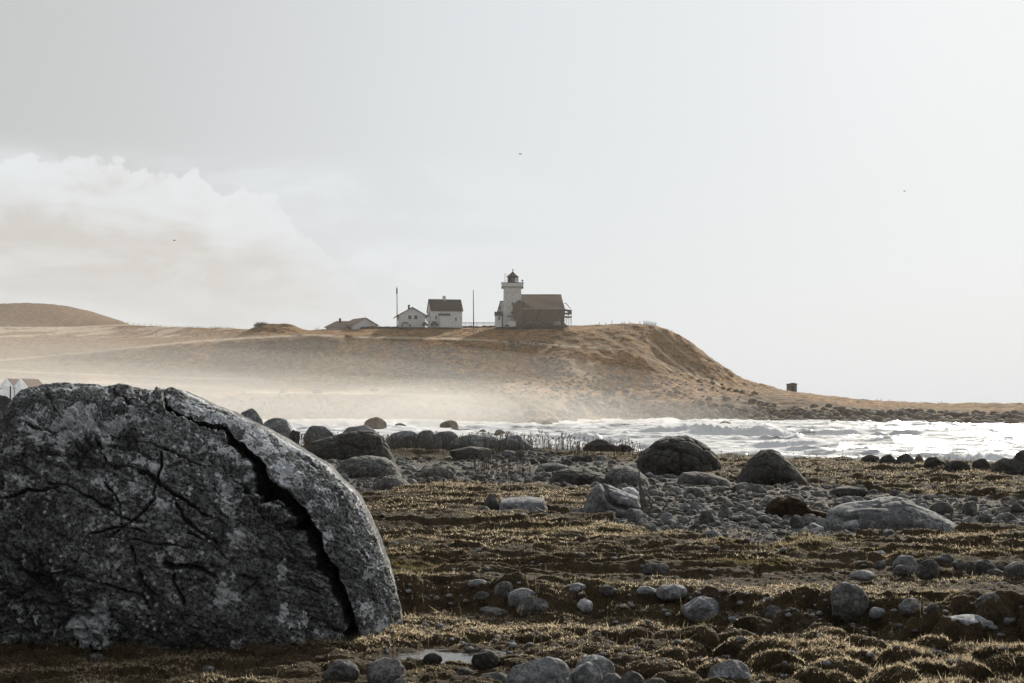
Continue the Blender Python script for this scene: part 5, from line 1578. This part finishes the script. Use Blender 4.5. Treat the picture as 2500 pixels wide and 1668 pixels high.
MB().lathe([(0.07, lz(663.5)), (0.07, lz(661.5)), (0.22, lz(660.6)), (0.24, lz(659.3)), (0.14, lz(658)), (0.04, lz(657.5)), (0.03, lz(655.5))], x0, 0, 10).build('finial', M['black'], rf, True)
an = MB()
for dx in (-19, -15.5): an.bar((dx / K, -1, lz(692)), (dx / K, -1, lz(669)), 0.04, 4)
for h_ in (670, 677.5, 685.5): an.bar((-19.5 / K, -1, lz(h_)), (-15 / K, -1, lz(h_)), 0.07, 4)
an.build('antenna', M['wire'], lh)
MB().lathe([(0.08, lz(692)), (0.08, lz(688.5)), (0.28, lz(687.5)), (0.32, lz(685.2)), (0.2, lz(685))], 24 / K, -2.4, 10).build('fog_lamp', M['black'], lh)
for py0 in (740, 762): window(lh, -0.3, 0.3, lz(py0 + 7), lz(py0), -hw - 0.02)

# keeper's house wrapped for repair
kh = empty('keepers_house', (WX(1322), YH + 3, WZ(800)), math.radians(0), 'long brown-roofed house wrapped in netting joined to the lighthouse', 'house')
def kx(px): return WX(px) - WX(1322)
def kz(py): return WZ(py) - WZ(800)
MB().box(kx(1274), kx(1377), -3.6, 3.6, 0, kz(754)).build('wall', M['net'], kh)
ro = MB()
ro.add([(kx(1270), -4.2, kz(756)), (kx(1380), -4.2, kz(757)), (kx(1371), 0, kz(719)), (kx(1270), 0, kz(717.5)), (kx(1270), 4.2, kz(756)), (kx(1380), 4.2, kz(757)),
        (kx(1375), -3.2, kz(740)), (kx(1375), 3.2, kz(740))],
       [(0, 1, 6, 2, 3), (4, 3, 2, 7, 5), (1, 5, 7, 6), (6, 7, 2), (0, 3, 4), (0, 4, 5, 1)])
rfo = ro.build('roof', M['roofgrey'], kh)
MB().box(kx(1272), kx(1371.5), -0.16, 0.16, kz(718.6), kz(717)).build('ridge', M['brick'], rfo)
# netting that sags off the eaves and sweeps round the tower foot
nt = []; nf = []
cols_n = 60
top_pts = [(1252, 746), (1256, 742), (1263, 738), (1266, 735), (1274, 736), (1300, 753), (1377, 755), (1386, 757), (1393, 758)]
bot_pts = [(1254, 778), (1258, 790), (1266, 795), (1300, 797), (1376, 797), (1378, 770), (1386, 768), (1393, 770)]
for j in range(cols_n + 1):
    px = 1252 + (1393 - 1252) * j / cols_n
    tp = np.interp(px, [p[0] for p in top_pts], [p[1] for p in top_pts]); bt = np.interp(px, [p[0] for p in bot_pts], [p[1] for p in bot_pts])
    if px > 1377: bt = tp + 5 + (3 if px > 1388 else 0)
    for i in range(9):
        s_ = i / 8
        nt.append((kx(px), -4.6 - 0.25 * math.sin(px * 0.55 + i) - (2.2 if px < 1274 else 0) , kz(tp + (bt - tp) * s_)))
for j in range(cols_n):
    for i in range(8): nf.append((j * 9 + i, (j + 1) * 9 + i, (j + 1) * 9 + i + 1, j * 9 + i + 1))
mbn = MB().add(nt, nf); 
# give the net real thickness
back = [(a, b + 0.08, c) for a, b, c in nt]; nb_ = len(nt)
mbn.add(back, [tuple(reversed(f)) for f in nf])
net = mbn.build('netting', M['net'], kh, True)
MB().bar((kx(1268), -5.0, kz(755.3)), (kx(1376), -5.0, kz(755.3)), 0.06, 4).build('net_rope', M['whitewall'], net)
# porch wing left of the tower
pw = empty('porch', (WX(1217), YH - 1.0, WZ(800)), 0, 'small white gabled wing with a porch left of the lighthouse tower', 'annex')
def qx(px): return WX(px) - WX(1217)
pwg = MB().prism_y([(qx(1213.5), 0), (qx(1232), 0), (qx(1232), kz(737)), (qx(1222), kz(737)), (qx(1214), kz(764))], 1.2, 5).build('wall', M['whitewall'], pw)
MB().prism_y([(qx(1212.5), kz(764.5)), (qx(1221), kz(735)), (qx(1230), kz(735)), (qx(1230), kz(736.5)), (qx(1222.2), kz(736.5)), (qx(1214.2), kz(764.5))], 0.9, 5.2).build('roof', M['roofbrown'], pw)
MB().box(qx(1208.5), qx(1225), -2.2, 1.1, 0, kz(772)).build('porch_wall', M['whitewall'], pw)
MB().prism_x([(-2.5, kz(772.5)), (-0.6, kz(762)), (1.1, kz(762)), (1.1, kz(772.5))], qx(1207.3), qx(1225.5)).build('porch_roof', M['roofbrown'], pw)
window(pw, qx(1217), qx(1221.5), kz(783), kz(774.5), -2.22)
window(pw, qx(1219.5), qx(1222.5), kz(757), kz(748), 1.18)
# white base block with a plank platform
bb = empty('platform', (WX(1248), YH - 4.4, WZ(800)), 0, 'white block with a plank platform at the lighthouse foot', 'platform')
MB().box(-1.1, 1.4, -0.6, 1.2, 0, kz(787)).build('block', M['whitewall'], bb)
MB().box(-1.3, 1.2, -0.9, 1.2, kz(776), kz(774)).build('deck', M['wood'], bb)
for (a, b) in ((-1.2, -.7), (1.1, -.7)): MB().bar((a, b, kz(788)), (a, b, kz(776)), 0.05, 4).build('leg', M['wood'], bb)
MB().bar((-1.0, -.9, kz(775)), (0.55, -.9, kz(759)), 0.06, 4).build('stay', M['wood'], bb)
# scaffold
sf = empty('scaffold', (WX(1385), YH - 1, WZ(798)), 0, 'metal scaffold on the seaward gable of the wrapped house', 'scaffold')
def sxp(px): return WX(px) - WX(1385)
def szp(py): return WZ(py) - WZ(798)
for px in (1378, 1383, 1388, 1394):
    for yy in (-3.2, 3.0): MB().bar((sxp(px), yy, 0), (sxp(px), yy, szp(758)), 0.06, 4).build('standard', M['wire'], sf)
for py in (774.5, 766): MB().box(sxp(1376), sxp(1395), -3.2, 3.2, szp(py + 0.8), szp(py)).build('deck', M['wood'], sf)
MB().box(sxp(1384.5), sxp(1387.5), -3.3, -3.2, szp(773), szp(758)).build('sheet', M['net'], sf)
MB().box(sxp(1391), sxp(1394), -3.3, -3.2, szp(771), szp(758)).build('sheet', M['net'], sf)
for A_, B__, r_ in (((1378, 785), (1388, 775), .04), ((1394, 790), (1388, 775), .04), ((1376, 744), (1381.3, 743), .12), ((1381, 743), (1391, 755), .16)):
    MB().bar((sxp(A_[0]), -3, szp(A_[1])), (sxp(B__[0]), -3, szp(B__[1])), r_, 4).build('brace', M['black'], sf)

# tall house
th1 = empty('tall_house', (WX(1084), YH + 3.5, WZ(800)), math.radians(12), 'tall white house with a steep dark brown roof and one chimney', 'house')
hx = 37.6 / K / math.cos(math.radians(12)); hd = 3.9
e = WZ(757) - WZ(800); rg = WZ(728.8) - WZ(800)
wl = MB().prism_x([(-hd, 0), (hd, 0), (hd, e), (0, rg - .25), (-hd, e)], -hx, hx).build('wall', M['whitewall'], th1)
rr_ = MB()
for sgn in (-1, 1):
    rr_.prism_x([(0, rg), (sgn * (hd + .3), e - .25), (sgn * (hd + .3), e - .45), (0, rg - .24)], -hx - 0.2, hx + 0.3)
rfx = rr_.build('roof', M['roofbrown'], th1)
MB().box(-0.55, 0.3, -0.45, 0.45, rg - .6, rg + 1.0).build('chimney', M['greywall'], rfx)
MB().box(-2.3, 0.75, -hd - 1.2, -hd, 0, kz(770)).build('lean_to', M['whitewall'], th1)
MB().prism_x([(-hd - 1.5, kz(770.5)), (-hd, kz(766)), (-hd, kz(766.8)), (-hd - 1.5, kz(771.5))], -2.6, 1.0).build('lean_to_roof', M['roofbrown'], th1)
for a, b, c_, d_ in ((-3.45, -3.05, 780, 772), (2.6, 3.0, 783, 775)): window(th1, a, b, kz(c_), kz(d_), -hd - 0.02)
for (yy, z0, z1) in ((-1.7, 760, 750), (1.2, 760, 750), (-1.2, 783, 773)):
    f_ = MB().box(-hx - 0.10, -hx + .02, yy - .55, yy + .55, kz(z0) - .1, kz(z1) + .1).build('window', M['whitewall'], th1)
    MB().box(-hx - 0.14, -hx - .09, yy - .42, yy + .42, kz(z0), kz(z1)).build('pane', M['winpane'], f_)
# low gabled house
h2 = empty('gabled_house', (WX(1000), YH + 5, WZ(799)), math.radians(9), 'low grey-white house, gable to the viewer, with two square windows', 'house')
hw2 = 32 / K; e2 = WZ(768) - WZ(799); r2 = WZ(750) - WZ(799)
MB().prism_y([(-hw2, 0), (hw2, 0), (hw2, e2), (0, r2 - .15), (-hw2, e2)], -5, 5).build('wall', M['whitewall'], h2)
q_ = MB()
sl = (r2 - e2) / hw2
for sgn in (-1, 1):
    q_.prism_y([(0, r2 + .05), (sgn * (hw2 + 1.0), e2 - sl * 1.0 + .05), (sgn * (hw2 + 1.0), e2 - sl * 1.0 - .17), (0, r2 - .17)], -5.6, 5.4)
rfh = q_.build('roof', M['roofbrown'], h2)
MB().box(-0.9, -0.35, -1, -.4, r2 - .3, r2 + .8).build('chimney', M['brick'], rfh)
MB().box(-.95, -.3, -1.05, -.35, r2 + .81, r2 + .95).build('chimney_cap', M['black'], rfh)
for a in (-1.2, 0.55): window(h2, a, a + 1.0, kz(780.5), kz(771.5), -5.02, frame=.16)
for yy in (-3.2, -0.8):
    f_ = MB().box(-hw2 - .1, -hw2 + .02, yy - .8, yy + .8, 0.7, 2.2).build('window', M['whitewall'], h2); MB().box(-hw2 - .14, -hw2 - .09, yy - .65, yy + .65, .85, 2.05).build('pane', M['winpane'], f_)
# hipped bungalow
h3 = empty('bungalow', (WX(850), YH + 6, WZ(806)), 0, 'low pale bungalow with joined grey roofs and a brick chimney, leftmost on the crest', 'house')
def bx_(px): return WX(px) - WX(850)
def bz(py): return WZ(py) - WZ(806)
r3 = math.radians(32)
blk = empty('gable_wing', (bx_(872), 0, 0), r3); blk.parent = h3
blk_w = 3.9
MB().prism_y([(-blk_w, 0), (blk_w, 0), (blk_w, bz(791)), (0, bz(775.2)), (-blk_w, bz(791))], -4, 4).build('wing_wall', M['whitewall'], blk)
q_ = MB()
for sgn in (-1, 1): q_.prism_y([(0, bz(774.2)), (sgn * (blk_w + .5), bz(792.3)), (sgn * (blk_w + .5), bz(794)), (0, bz(776))], -4.5, 4.3)
q_.build('wing_roof', M['roofgrey'], blk)
MB().box(bx_(792), bx_(846), -2.5, 4, 0, bz(797)).build('wall', M['whitewall'], h3)
rf3 = MB().add([(bx_(787), -3.1, bz(798)), (bx_(850), -3.1, bz(798)), (bx_(850), 4.6, bz(798)), (bx_(787), 4.6, bz(798)), (bx_(814), .7, bz(781)), (bx_(850), .7, bz(781))],
         [(0, 1, 5, 4), (1, 2, 5), (2, 3, 4, 5), (3, 0, 4), (0, 3, 2, 1)]).build('roof', M['roofgrey'], h3)
ch = MB().box(bx_(821.5), bx_(827), -.3, .4, bz(786), bz(774.5)).build('chimney', M['brick'], rf3)
# small hut on the seaward slope
x, Y, z = crest(1932, 360, 420)
Yk = F / Y
ht = empty('hut', (x, Y - 0.5, z - 0.3), math.radians(6), 'tiny flat-gabled grey hut alone on the low seaward ridge', 'hut')
ht.scale = (0.88, 0.88, 0.88)
MB().box(-11.5 / Yk, 11.5 / Yk, -1.2, 1.2, 0, 2.35).build('wall', M['wood'], ht)
MB().prism_y([(-13.5 / Yk, 2.36), (13.5 / Yk, 2.36), (13.5 / Yk, 2.5), (0, 2.85), (-13.5 / Yk, 2.5)], -1.5, 1.4).build('roof', M['black'], ht)
MB().box(-.35, .45, -1.25, -1.21, 0.1, 2.0).build('door', M['post'], ht)
# boathouses at the left
YB_ = 200.0; KB = F / YB_
for i, (cpx, lab) in enumerate([(18, 'white boathouse with brown-red roof, left of the twin gables'), (53, 'white boathouse with brown-red roof, right of the twin gables')]):
    bh = empty('boathouse', ((cpx - 1250) / KB, YB_, EYE + (HZ - 985) / KB), 0, lab, 'boathouse', 'twin white boathouses')
    def z_(py): return (985 - py) / KB
    MB().prism_y([(-16 / KB, 0), (16 / KB, 0), (16 / KB, z_(944)), (0, z_(926)), (-16 / KB, z_(944))], 0, 7).build('wall', M['whitewall'], bh)
    q_ = MB()
    for sgn in (-1, 1): q_.prism_y([(0, z_(924)), (sgn * 19.5 / KB, z_(948)), (sgn * 19.5 / KB, z_(950.5)), (0, z_(926.5))], 0.0, 7.2)
    rb = q_.build('roof', M['redroof'], bh)
    q_ = MB()
    for sgn in (-1, 1): q_.prism_y([(0, z_(923.2)), (sgn * 20.3 / KB, z_(949)), (sgn * 20.3 / KB, z_(954)), (0, z_(929))], -0.5, -0.35)
    q_.build('bargeboard', M['whitewall'], rb)
    MB().box(-9 / KB, 9 / KB, -.08, -.01, 0, z_(957)).build('door', M['whitewall'], bh)
    MB().box(-16 / KB, 16 / KB, -.10, -.01, z_(954.5), z_(953.2)).build('lintel_board', M['whitewall'], bh)
# plinth ground for the boathouses is the headland terrace; thin dark post by them
MB_ = MB().bar(W(25, 1000, 40), W(25.5, 943, 40), 0.02, 6).build('post', M['post']); tag(MB_, 'thin dark post in front of the boathouses', 'post')

# poles
for px, t0, lab, yy in [(969, 700, 'tall dark utility pole behind the gabled house', YH + 14), (1155.5, 710, 'bare flagpole between the tall house and the lighthouse', YH)]:
    kk = F / yy; zb = min(hill_at(px, yy), EYE + (HZ - 797) / kk) - 0.3
    pl = empty('pole', ((px - 1250) / kk, yy, zb), 0, lab, 'pole')
    H_ = EYE + (HZ - t0) / kk - zb
    MB().bar((0.12, 0, 0), (0, 0, H_), 0.17, 8, 0.10).build('shaft', M['post'], pl)
    if px < 1000: MB().box(-.22, .22, -.16, .16, H_ - 2.2, H_ - .6).build('transformer', M['black'], pl)
    else: MB().lathe([(0.08, H_), (0.16, H_ + .12), (0.05, H_ + .3)], 0, 0, 8).build('finial', M['wood'], pl)
# cars on the crest
def car(px0, px1, top, base, Y, paint, label):
    kk = F / Y; L = (px1 - px0) / kk; H_ = (base - top) / kk; x = ((px0 + px1) / 2 - 1250) / kk
    c = empty('parked_car', (x, Y, EYE + (HZ - base) / kk), 0, label, 'car')
    pr = [(-.5, .2), (-.49, .48), (-.40, .58), (-.28, .94), (-.20, 1.0), (.14, 1.0), (.22, .94), (.36, .60), (.49, .50), (.5, .2)]
    MB().prism_y([(a * L, b * H_) for a, b in pr], -.8, .8).build('body', paint, c)
    MB().prism_y([(a * L, b * H_) for a, b in [(-.34, .60), (-.25, .9), (.13, .9), (.28, .60)]], -.83, .83).build('window', M['winpane'], c)
    for wx in (-.3, .31):
        for wy in (-.78, .78):
            wv = MB().bar((wx * L, wy - .08, .2 * H_), (wx * L, wy + .08, .2 * H_), .2 * H_, 12).build('wheel', M['black'], c)
            MB().bar((wx * L, wy - .10, .2 * H_), (wx * L, wy + .10, .2 * H_), .11 * H_, 8).build('rim', M['wire'], wv)
    return c
car(976, 1007, 786.5, 797.5, YH - 4, M['carwhite'], 'white parked car in front of the low gabled house')
car(1052, 1070, 785, 796, YH - 2, M['cardark'], 'dark parked car by the left corner of the tall white house')
car(1031, 1045, 787, 796.5, YH - 1.5, M['cardark'], 'dark car half hidden between the gabled and tall houses')
bt = empty('garden_shelter', (WX(1047.5), YH - 5, WZ(800)), 0, 'tiny white pitched shelter on thin legs before the tall house', 'shelter')
MB().box(-.62, .62, -.5, .5, kz(786), kz(781)).build('box', M['whitewall'], bt)
MB().prism_y([(-.85, kz(781)), (.85, kz(781)), (0, kz(776))], -.7, .7).build('roof', M['whitewall'], bt)
for a in (-.5, .5):
    for b in (-.4, .4): MB().bar((a * 1.3, b, 0), (a, b, kz(786)), 0.05, 4).build('leg', M['whitewall'], bt)

# railing between the tall house and the lighthouse
rl = empty('railing', (WX(1165), YH + 1, WZ(799)), 0, 'long low railing with a dark top rail between tall house and lighthouse', 'railing')
MB().box(WX(1121) - WX(1165), WX(1208) - WX(1165), -.06, .06, kz(789), kz(788)).build('top_rail', M['roofbrown'], rl)
MB().box(WX(1121) - WX(1165), WX(1208) - WX(1165), -.02, .02, kz(791.4), kz(791)).build('lower_rail', M['wire'], rl)
for k in range(30):
    xx = WX(1122 + k * 2.95) - WX(1165); MB().bar((xx, 0, 0), (xx, 0, kz(789)), 0.05 if k % 5 else .09, 4).build('post', M['post'], rl)

# stone wall along the crest
rs = np.random.RandomState(8)
def crest_wall(px0, px1, label, seed, hgt=0.8, mt='stone', name='stone_wall'):
    V2, F2 = ico(2); P = fit(rock_shape(V2, seed, .2, 4)); Mx = []; off = []
    px = px0
    while px < px1:
        x, Y, z = crest(px)
        for lay in range(3):
            r = rs.uniform(.28, .5); Mx.append(np.diag([r * 1.3, r, r * .8])); off.append((x + rs.normal(0, .15), Y - .6 + rs.normal(0, .25), z - .2 + lay * hgt / 3 * rs.uniform(.7, 1.1)))
        px += rs.uniform(2.2, 4.5)
    v_, f_ = batch(P, F2, np.array(Mx), np.array(off))
    tag(new_mesh(name, v_, f_.ravel(), np.full(len(f_), 3), M[mt]), label, 'wall')
crest_wall(838, 1012, 'rough dark field wall below the gabled house and bungalow', 3, 0.5)
crest_wall(1072, 1228, 'rough dark field wall between the tall house and the lighthouse foot', 4, 0.35)

# leaning brown bushes and rubble in front of the wrapped house
def bush(name, cx, cy, wpx, hpx_, Y, n, label, seed, cat='bush', mt='bush', spiky=0.0):
    rs = np.random.RandomState(seed); kk = F / Y
    x0 = (cx - 1250) / kk; z0 = EYE + (HZ - cy) / kk; V = []; Fq = []
    for _ in range(n):
        d_ = rs.normal(size=3); d_ /= np.linalg.norm(d_); d_[2] = abs(d_[2]); r_ = rs.uniform(.2, 1) ** .5
        p = np.array([x0, Y, z0]) + d_ * r_ * np.array([wpx / kk / 2, wpx / kk / 3, hpx_ / kk])
        L_ = rs.uniform(.15, .35) * (1 + spiky * 2); ddir = d_ * .6 + rs.normal(0, .4, 3); ddir[2] = abs(ddir[2]) + spiky; ddir /= np.linalg.norm(ddir)
        sd = np.cross(ddir, rs.normal(size=3)); sd /= np.linalg.norm(sd); w_ = L_ * (.3 if not spiky else .12)
        b0 = len(V); V += [p - sd * w_, p + sd * w_, p + ddir * L_]; Fq.append((b0, b0 + 1, b0 + 2))
    Fq = np.array(Fq)
    return tag(new_mesh(name, np.array(V), Fq.ravel(), np.full(len(Fq), 3), M[mt], smooth=False), label, cat)
# earth bank before the wrapped house
poly_rock('earth_bank', [(1255, 801), (1268, 790), (1300, 784), (1340, 786), (1380, 790), (1392, 800), (1320, 806)], YH - 7.5, 2.2, 'stone', 'brown earth bank in front of the wrapped house', 'bank', 5, 91, 0.08)
bush('bush', 1238, 797, 9, 4, YH - 7, 160, 'small brown bush at the foot of the lighthouse tower', 1)
bush('bush', 640, 799, 40, 9, 423, 320, 'spiky reeds on the left end of the flat-topped mound', 2, 'reeds', 'wood', 1.0)
bush('bush', 1360, 795, 22, 9, YH - 9, 260, 'pale tangled brushwood beside the scaffold', 5, 'brushwood', 'palepost', 0.5)
for i, (cx, w_, lab) in enumerate([(1765, 11, 'dark round bush, leftmost of the row below the gullies'), (1779, 9, 'dark low bush second in the row below the gullies'), (1797, 13, 'dark dome-shaped bush in the middle of the row below the gullies'),
                                   (1812, 17, 'wide dark bush right of the dome-shaped one'), (1842, 18, 'dark bush with a spiky right side on the slope toward the hut')]):
    x, Y, z = hill_hit(cx, 950 + i * 3.2)
    bush('bush', cx, 952 + i * 3.2, w_, w_ * .55, Y - 1, 260, lab, 20 + i)

# fences
def fence(name, pts, Yf, label, hpx_, mt='post', wire=True, onhill=False):
    """posts standing on the land at the given columns"""
    P = []
    for p in pts:
        px = p[0] if isinstance(p, tuple) else p
        hp = p[1] if isinstance(p, tuple) and len(p) > 1 else hpx_
        if onhill: x, Y, z = hill_hit(px, p[2])
        else: x, Y, z = crest(px, *Yf)
        P.append((x, Y, z, hp * Y / F))
    r0 = P[0]; e = empty(name, (r0[0], r0[1], r0[2]), 0, label, 'fence')
    for (x, Y, z, h_) in P:
        w_ = Y / F * (0.55 if mt == 'post' else .5)
        MB().bar((x - r0[0], Y - r0[1], z - r0[2] - .3), (x - r0[0] + w_ * .3, Y - r0[1], z - r0[2] + h_), w_, 5).build('post', M[mt], e)
    if wire:
        wv = MB()
        for a, b in zip(P[:-1], P[1:]):
            for q in (.5, .9): wv.bar((a[0] - r0[0], a[1] - r0[1], a[2] - r0[2] + a[3] * q), (b[0] - r0[0], b[1] - r0[1], b[2] - r0[2] + b[3] * q), 0.02, 3)
        wv.build('wire', M['wire'], e)
fence('fence', [(289, 6), (298, 7), (312, 7), (326, 6), (339, 6), (354, 5), (368, 5), (382, 5), (393, 4), (406, 3.5), (418, 3.5), (431, 3), (445, 3), (457, 3), (470, 3), (484, 2.5), (498, 2.5), (512, 2.5), (526, 3), (541, 3), (555, 3), (568, 3)],
      (520, 720), 'wire fence along the skyline running down from the far left hill', 5)
fence('fence', [(1463, 6), (1479, 5), (1494, 9), (1519, 5), (1525, 4), (1537, 5), (1562, 7), (1640, 3)], (395, 470), 'thin post fence along the crest right of the wrapped house', 5, wire=False)
fence('fence', [(1571 + k * 1.9, 7 + 3 * math.sin(k * 2.1)) for k in range(17)], (395, 470), 'tight cluster of upright poles at the seaward end of the crest', 8, wire=False)
fence('fence', [(770, 5), (774, 4), (777, 8), (919, 9)], (395, 470), 'few leaning dark posts either side of the bungalow', 6, wire=False)
fence('fence', [(2118, 3), (2140, 4), (2151, 5), (2172, 4), (2192, 3), (2249, 4), (2290, 4), (2298, 4)], (330, 420), 'sparse low fence posts on the far low spit', 4, wire=False)
fence('fence', [(802, 9, 842), (760, 8, 877), (733, 8, 889), (697, 6, 908), (715, 5, 898)], None, 'line of pale posts climbing the ravine edge of the headland face', 8, 'palepost', False, True)
fence('fence', [(1126, 10, 839), (1320, 6, 811), (1206, 5, 811), (963, 7, 815), (1436, 6, 811), (1536, 6, 812), (1578, 7, 828)], None, 'scattered pale marker posts along the upper track', 8, 'palepost', False, True)
fence('fence', [(1460, 6, 910), (1485, 6, 910), (1587, 6, 918), (1614, 7, 921), (1623, 8, 934), (1643, 6, 923)], None, 'pale posts on the lower slope before the gullies', 7, 'palepost', False, True)
fence('fence', [(472, 9, 824), (479, 10, 824), (495, 8, 823), (382, 7, 822), (540, 7, 820), (512, 9, 822), (560, 7, 820), (525, 10, 822)], None, 'dark posts at the far side of the track on the left plain', 8, 'post', False, True)

# boulder lying on the lower slope
x, Y, z = hill_hit(478, 914)
poly_rock('rock', [(462, 912), (470, 906), (480, 901), (489, 899), (490, 914), (476, 916)], Y, 1.0, 'white', 'bright wedge-shaped rock at the foot of the headland on the left', 'rock', 4, 33, .05)

# ------------------------------------------------------------------ spray
sprm, t, o = mat('spray')
d_ = t.node('ShaderNodeBsdfDiffuse'); d_.inputs[0].default_value = (0.92, 0.94, 0.97, 1)
r_ = t.node('ShaderNodeBsdfTranslucent'); r_.inputs[0].default_value = (0.92, 0.94, 0.97, 1)
x_ = t.node('ShaderNodeMixShader'); x_.inputs[0].default_value = 0.6
t.link(d_.outputs[0], x_.inputs[1]); t.link(r_.outputs[0], x_.inputs[2]); t.link(x_.outputs[0], o.inputs[0])
def spray(cx, cy, wpx, hpx_, Y, n, label, seed, slant=0.0):
    rs = np.random.RandomState(seed); kk = F / Y
    V0 = np.array([[-1, 0, -.6], [.9, .1, -.8], [1, -.1, .5], [-.2, 0, 1.]]); F0 = [[0, 1, 2, 3]]
    spikes = [(rs.uniform(-1, 1), rs.uniform(.35, 1.0), rs.normal(0, .3)) for _ in range(16)]
    M_, O_ = [], []
    for _ in range(n):
        c_, hh, ln = spikes[rs.randint(16)]
        hh *= (1 - .7 * abs(c_) ** 1.5)
        t_ = rs.uniform(0, 1) ** 1.5
        x_ = c_ * wpx / 2 + (ln * t_ * 14) + rs.normal(0, wpx * .06 * (1 + t_)) + slant * t_
        z_ = t_ * hh * hpx_
        r_ = rs.uniform(.35, 1.0) * (1.3 - t_) * 0.9 / kk * 1.6
        q_ = np.linalg.qr(rs.normal(size=(3, 3)))[0]; M_.append(q_ * r_ * 1.1); O_.append(((cx + x_ - 1250) / kk, Y + rs.normal(0, 1.2), EYE + (HZ - cy + z_) / kk))
    v_, f_ = batch(V0, F0, np.array(M_), np.array(O_))
    tag(new_mesh('sea_spray', v_, f_.ravel(), np.full(len(f_), 4), sprm, smooth=False), label, 'spray', kind='stuff')
spray(968, 1046, 70, 40, 232, 2200, 'white plume of spray breaking by the large pale boulder', 1)
spray(1640, 1034, 34, 24, 285, 700, 'small pointed splash on the far waterline', 2)
spray(2372, 1140, 70, 34, 92, 2200, 'tall puff of spray behind the dark shore rocks on the right', 3)
spray(2262, 1140, 90, 20, 93, 1500, 'low spray behind the small tan rock on the right', 4)
spray(2440, 1142, 70, 16, 92, 900, 'low spray at the right end of the shore rocks', 5)
for i, (cx, cy, w_, h_, Y, n) in enumerate([(1500, 1072, 90, 14, 168, 900), (1640, 1072, 130, 12, 176, 1100), (1800, 1074, 120, 10, 172, 900), (1420, 1088, 90, 16, 142, 1100), (720, 1046, 110, 14, 250, 900), (1430, 1040, 90, 10, 290, 700)]):
    spray(cx, cy, w_, h_, Y, n, 'broken foam tumbling along a wave crest, number %s from the shore' % ['three', 'four', 'five', 'two', 'one', 'six'][i] if False else
          ['tumbling foam at the left end of the long breaker', 'tumbling foam in the middle of the long breaker', 'tumbling foam near the right end of the long breaker',
           'tumbling foam on the small breaker left of the long one', 'misty foam behind the leftmost ridge boulders', 'foam at the foot of the far shore rocks'][i], 30 + i)

# ------------------------------------------------------------------ birds
def bird(px, py, Y, span, bank, label):
    kk = F / Y
    b = empty('bird', ((px - 1250) / kk, Y, EYE + (HZ - py) / kk), 0.4, label, 'bird')
    V = []; s = span / 2
    mb = MB().lathe([(0.01, -.22), (.05, -.15), (.07, 0), (.05, .12), (.02, .2)], 0, 0, 8)
    mb.v = [(z, y, x) for x, y, z in mb.v]
    mb.build('body', M['gull'], b, True)
    for sg in (-1, 1):
        wv = MB().add([(-.08, sg * .04, .02), (.10, sg * .04, .02), (.06, sg * s * .5, .16 * s + bank * sg), (-.10, sg * s * .5, .14 * s + bank * sg), (-.02, sg * s, .04 * s + bank * sg * 2),
                       (-.08, sg * .04, .0), (.10, sg * .04, .0), (.06, sg * s * .5, .13 * s + bank * sg), (-.10, sg * s * .5, .12 * s + bank * sg)],
                      [(0, 1, 2, 3), (3, 2, 4), (5, 8, 7, 6), (8, 4, 7), (0, 3, 8, 5), (1, 6, 7, 2), (3, 4, 8), (2, 7, 4), (0, 5, 6, 1)])
        wv.v = [(y, x, z) for x, y, z in wv.v]
        wv.build('wing', M['gull'], b)
bird(1270, 376, 190, 0.55, 0.02, 'small dark bird flying high above the lighthouse')
bird(2208, 467, 210, 0.3, 0.0, 'tiny dark bird speck in the empty sky on the right')
bird(426, 587, 210, 0.3, 0.0, 'tiny dark bird speck before the cloud bank on the left')

# ------------------------------------------------------------------ haze and sea mist
def vol(name, c, density, aniso):
    m, t, o = mat(name)
    p = t.node('ShaderNodeVolumePrincipled')
    p.inputs['Color'].default_value = (*c, 1); p.inputs['Density'].default_value = density; p.inputs['Anisotropy'].default_value = aniso
    t.link(p.outputs[0], o.inputs['Volume'])
    return m
hb = MB().box(-1100, 1100, -120, 1150, -16, 75).build('haze', vol('haze', (0.92, 0.91, 0.90), HAZE_D, 0.1))
tag(hb, 'thin warm sea haze over the whole coast', kind='stuff')
def mist(cx, Y, cz, rx, ry, rz, dens, label, shells=5):
    """one bank of mist: nested closed shells of even density, thickening inwards"""
    V, Fc = ico(5)
    e = empty('mist', (cx, Y, cz), 0, label, None); tag(e, kind='stuff')
    mt = vol('mist', (0.995, 0.98, 0.965), dens / shells, 0.42)
    for k in range(shells):
        s = ((k + 1) / shells) ** 0.75
        ob = new_mesh('layer', V * [rx * s, ry * s, rz * s], Fc.ravel(), np.full(len(Fc), 3), mt, parent=e)
mist(-110, 300, 0, 165, 80, 20, 0.0058, 'bright sea mist over the left foot of the headland')
mist(-75, 262, 0, 120, 40, 10, 0.0115, 'low surf mist over the bay')
mist(-190, 370, 6, 140, 80, 30, 0.0022, 'thin mist over the left plain', 4)
rs = np.random.RandomState(15)
PUFFS = ['torn wisp of spray low over the bay', 'rounded puff of spray over the left shore', 'faint wisp of mist rising up the slope', 'flat sheet of spray by the point', 'drifting puff before the rocky shore', 'thin wisp above the pale track']
for k in range(3):
    mist(rs.uniform(-110, 5), rs.uniform(235, 330), rs.uniform(1, 9), rs.uniform(18, 45), rs.uniform(10, 20), rs.uniform(4, 10), rs.uniform(0.006, 0.014), PUFFS[k], 2)
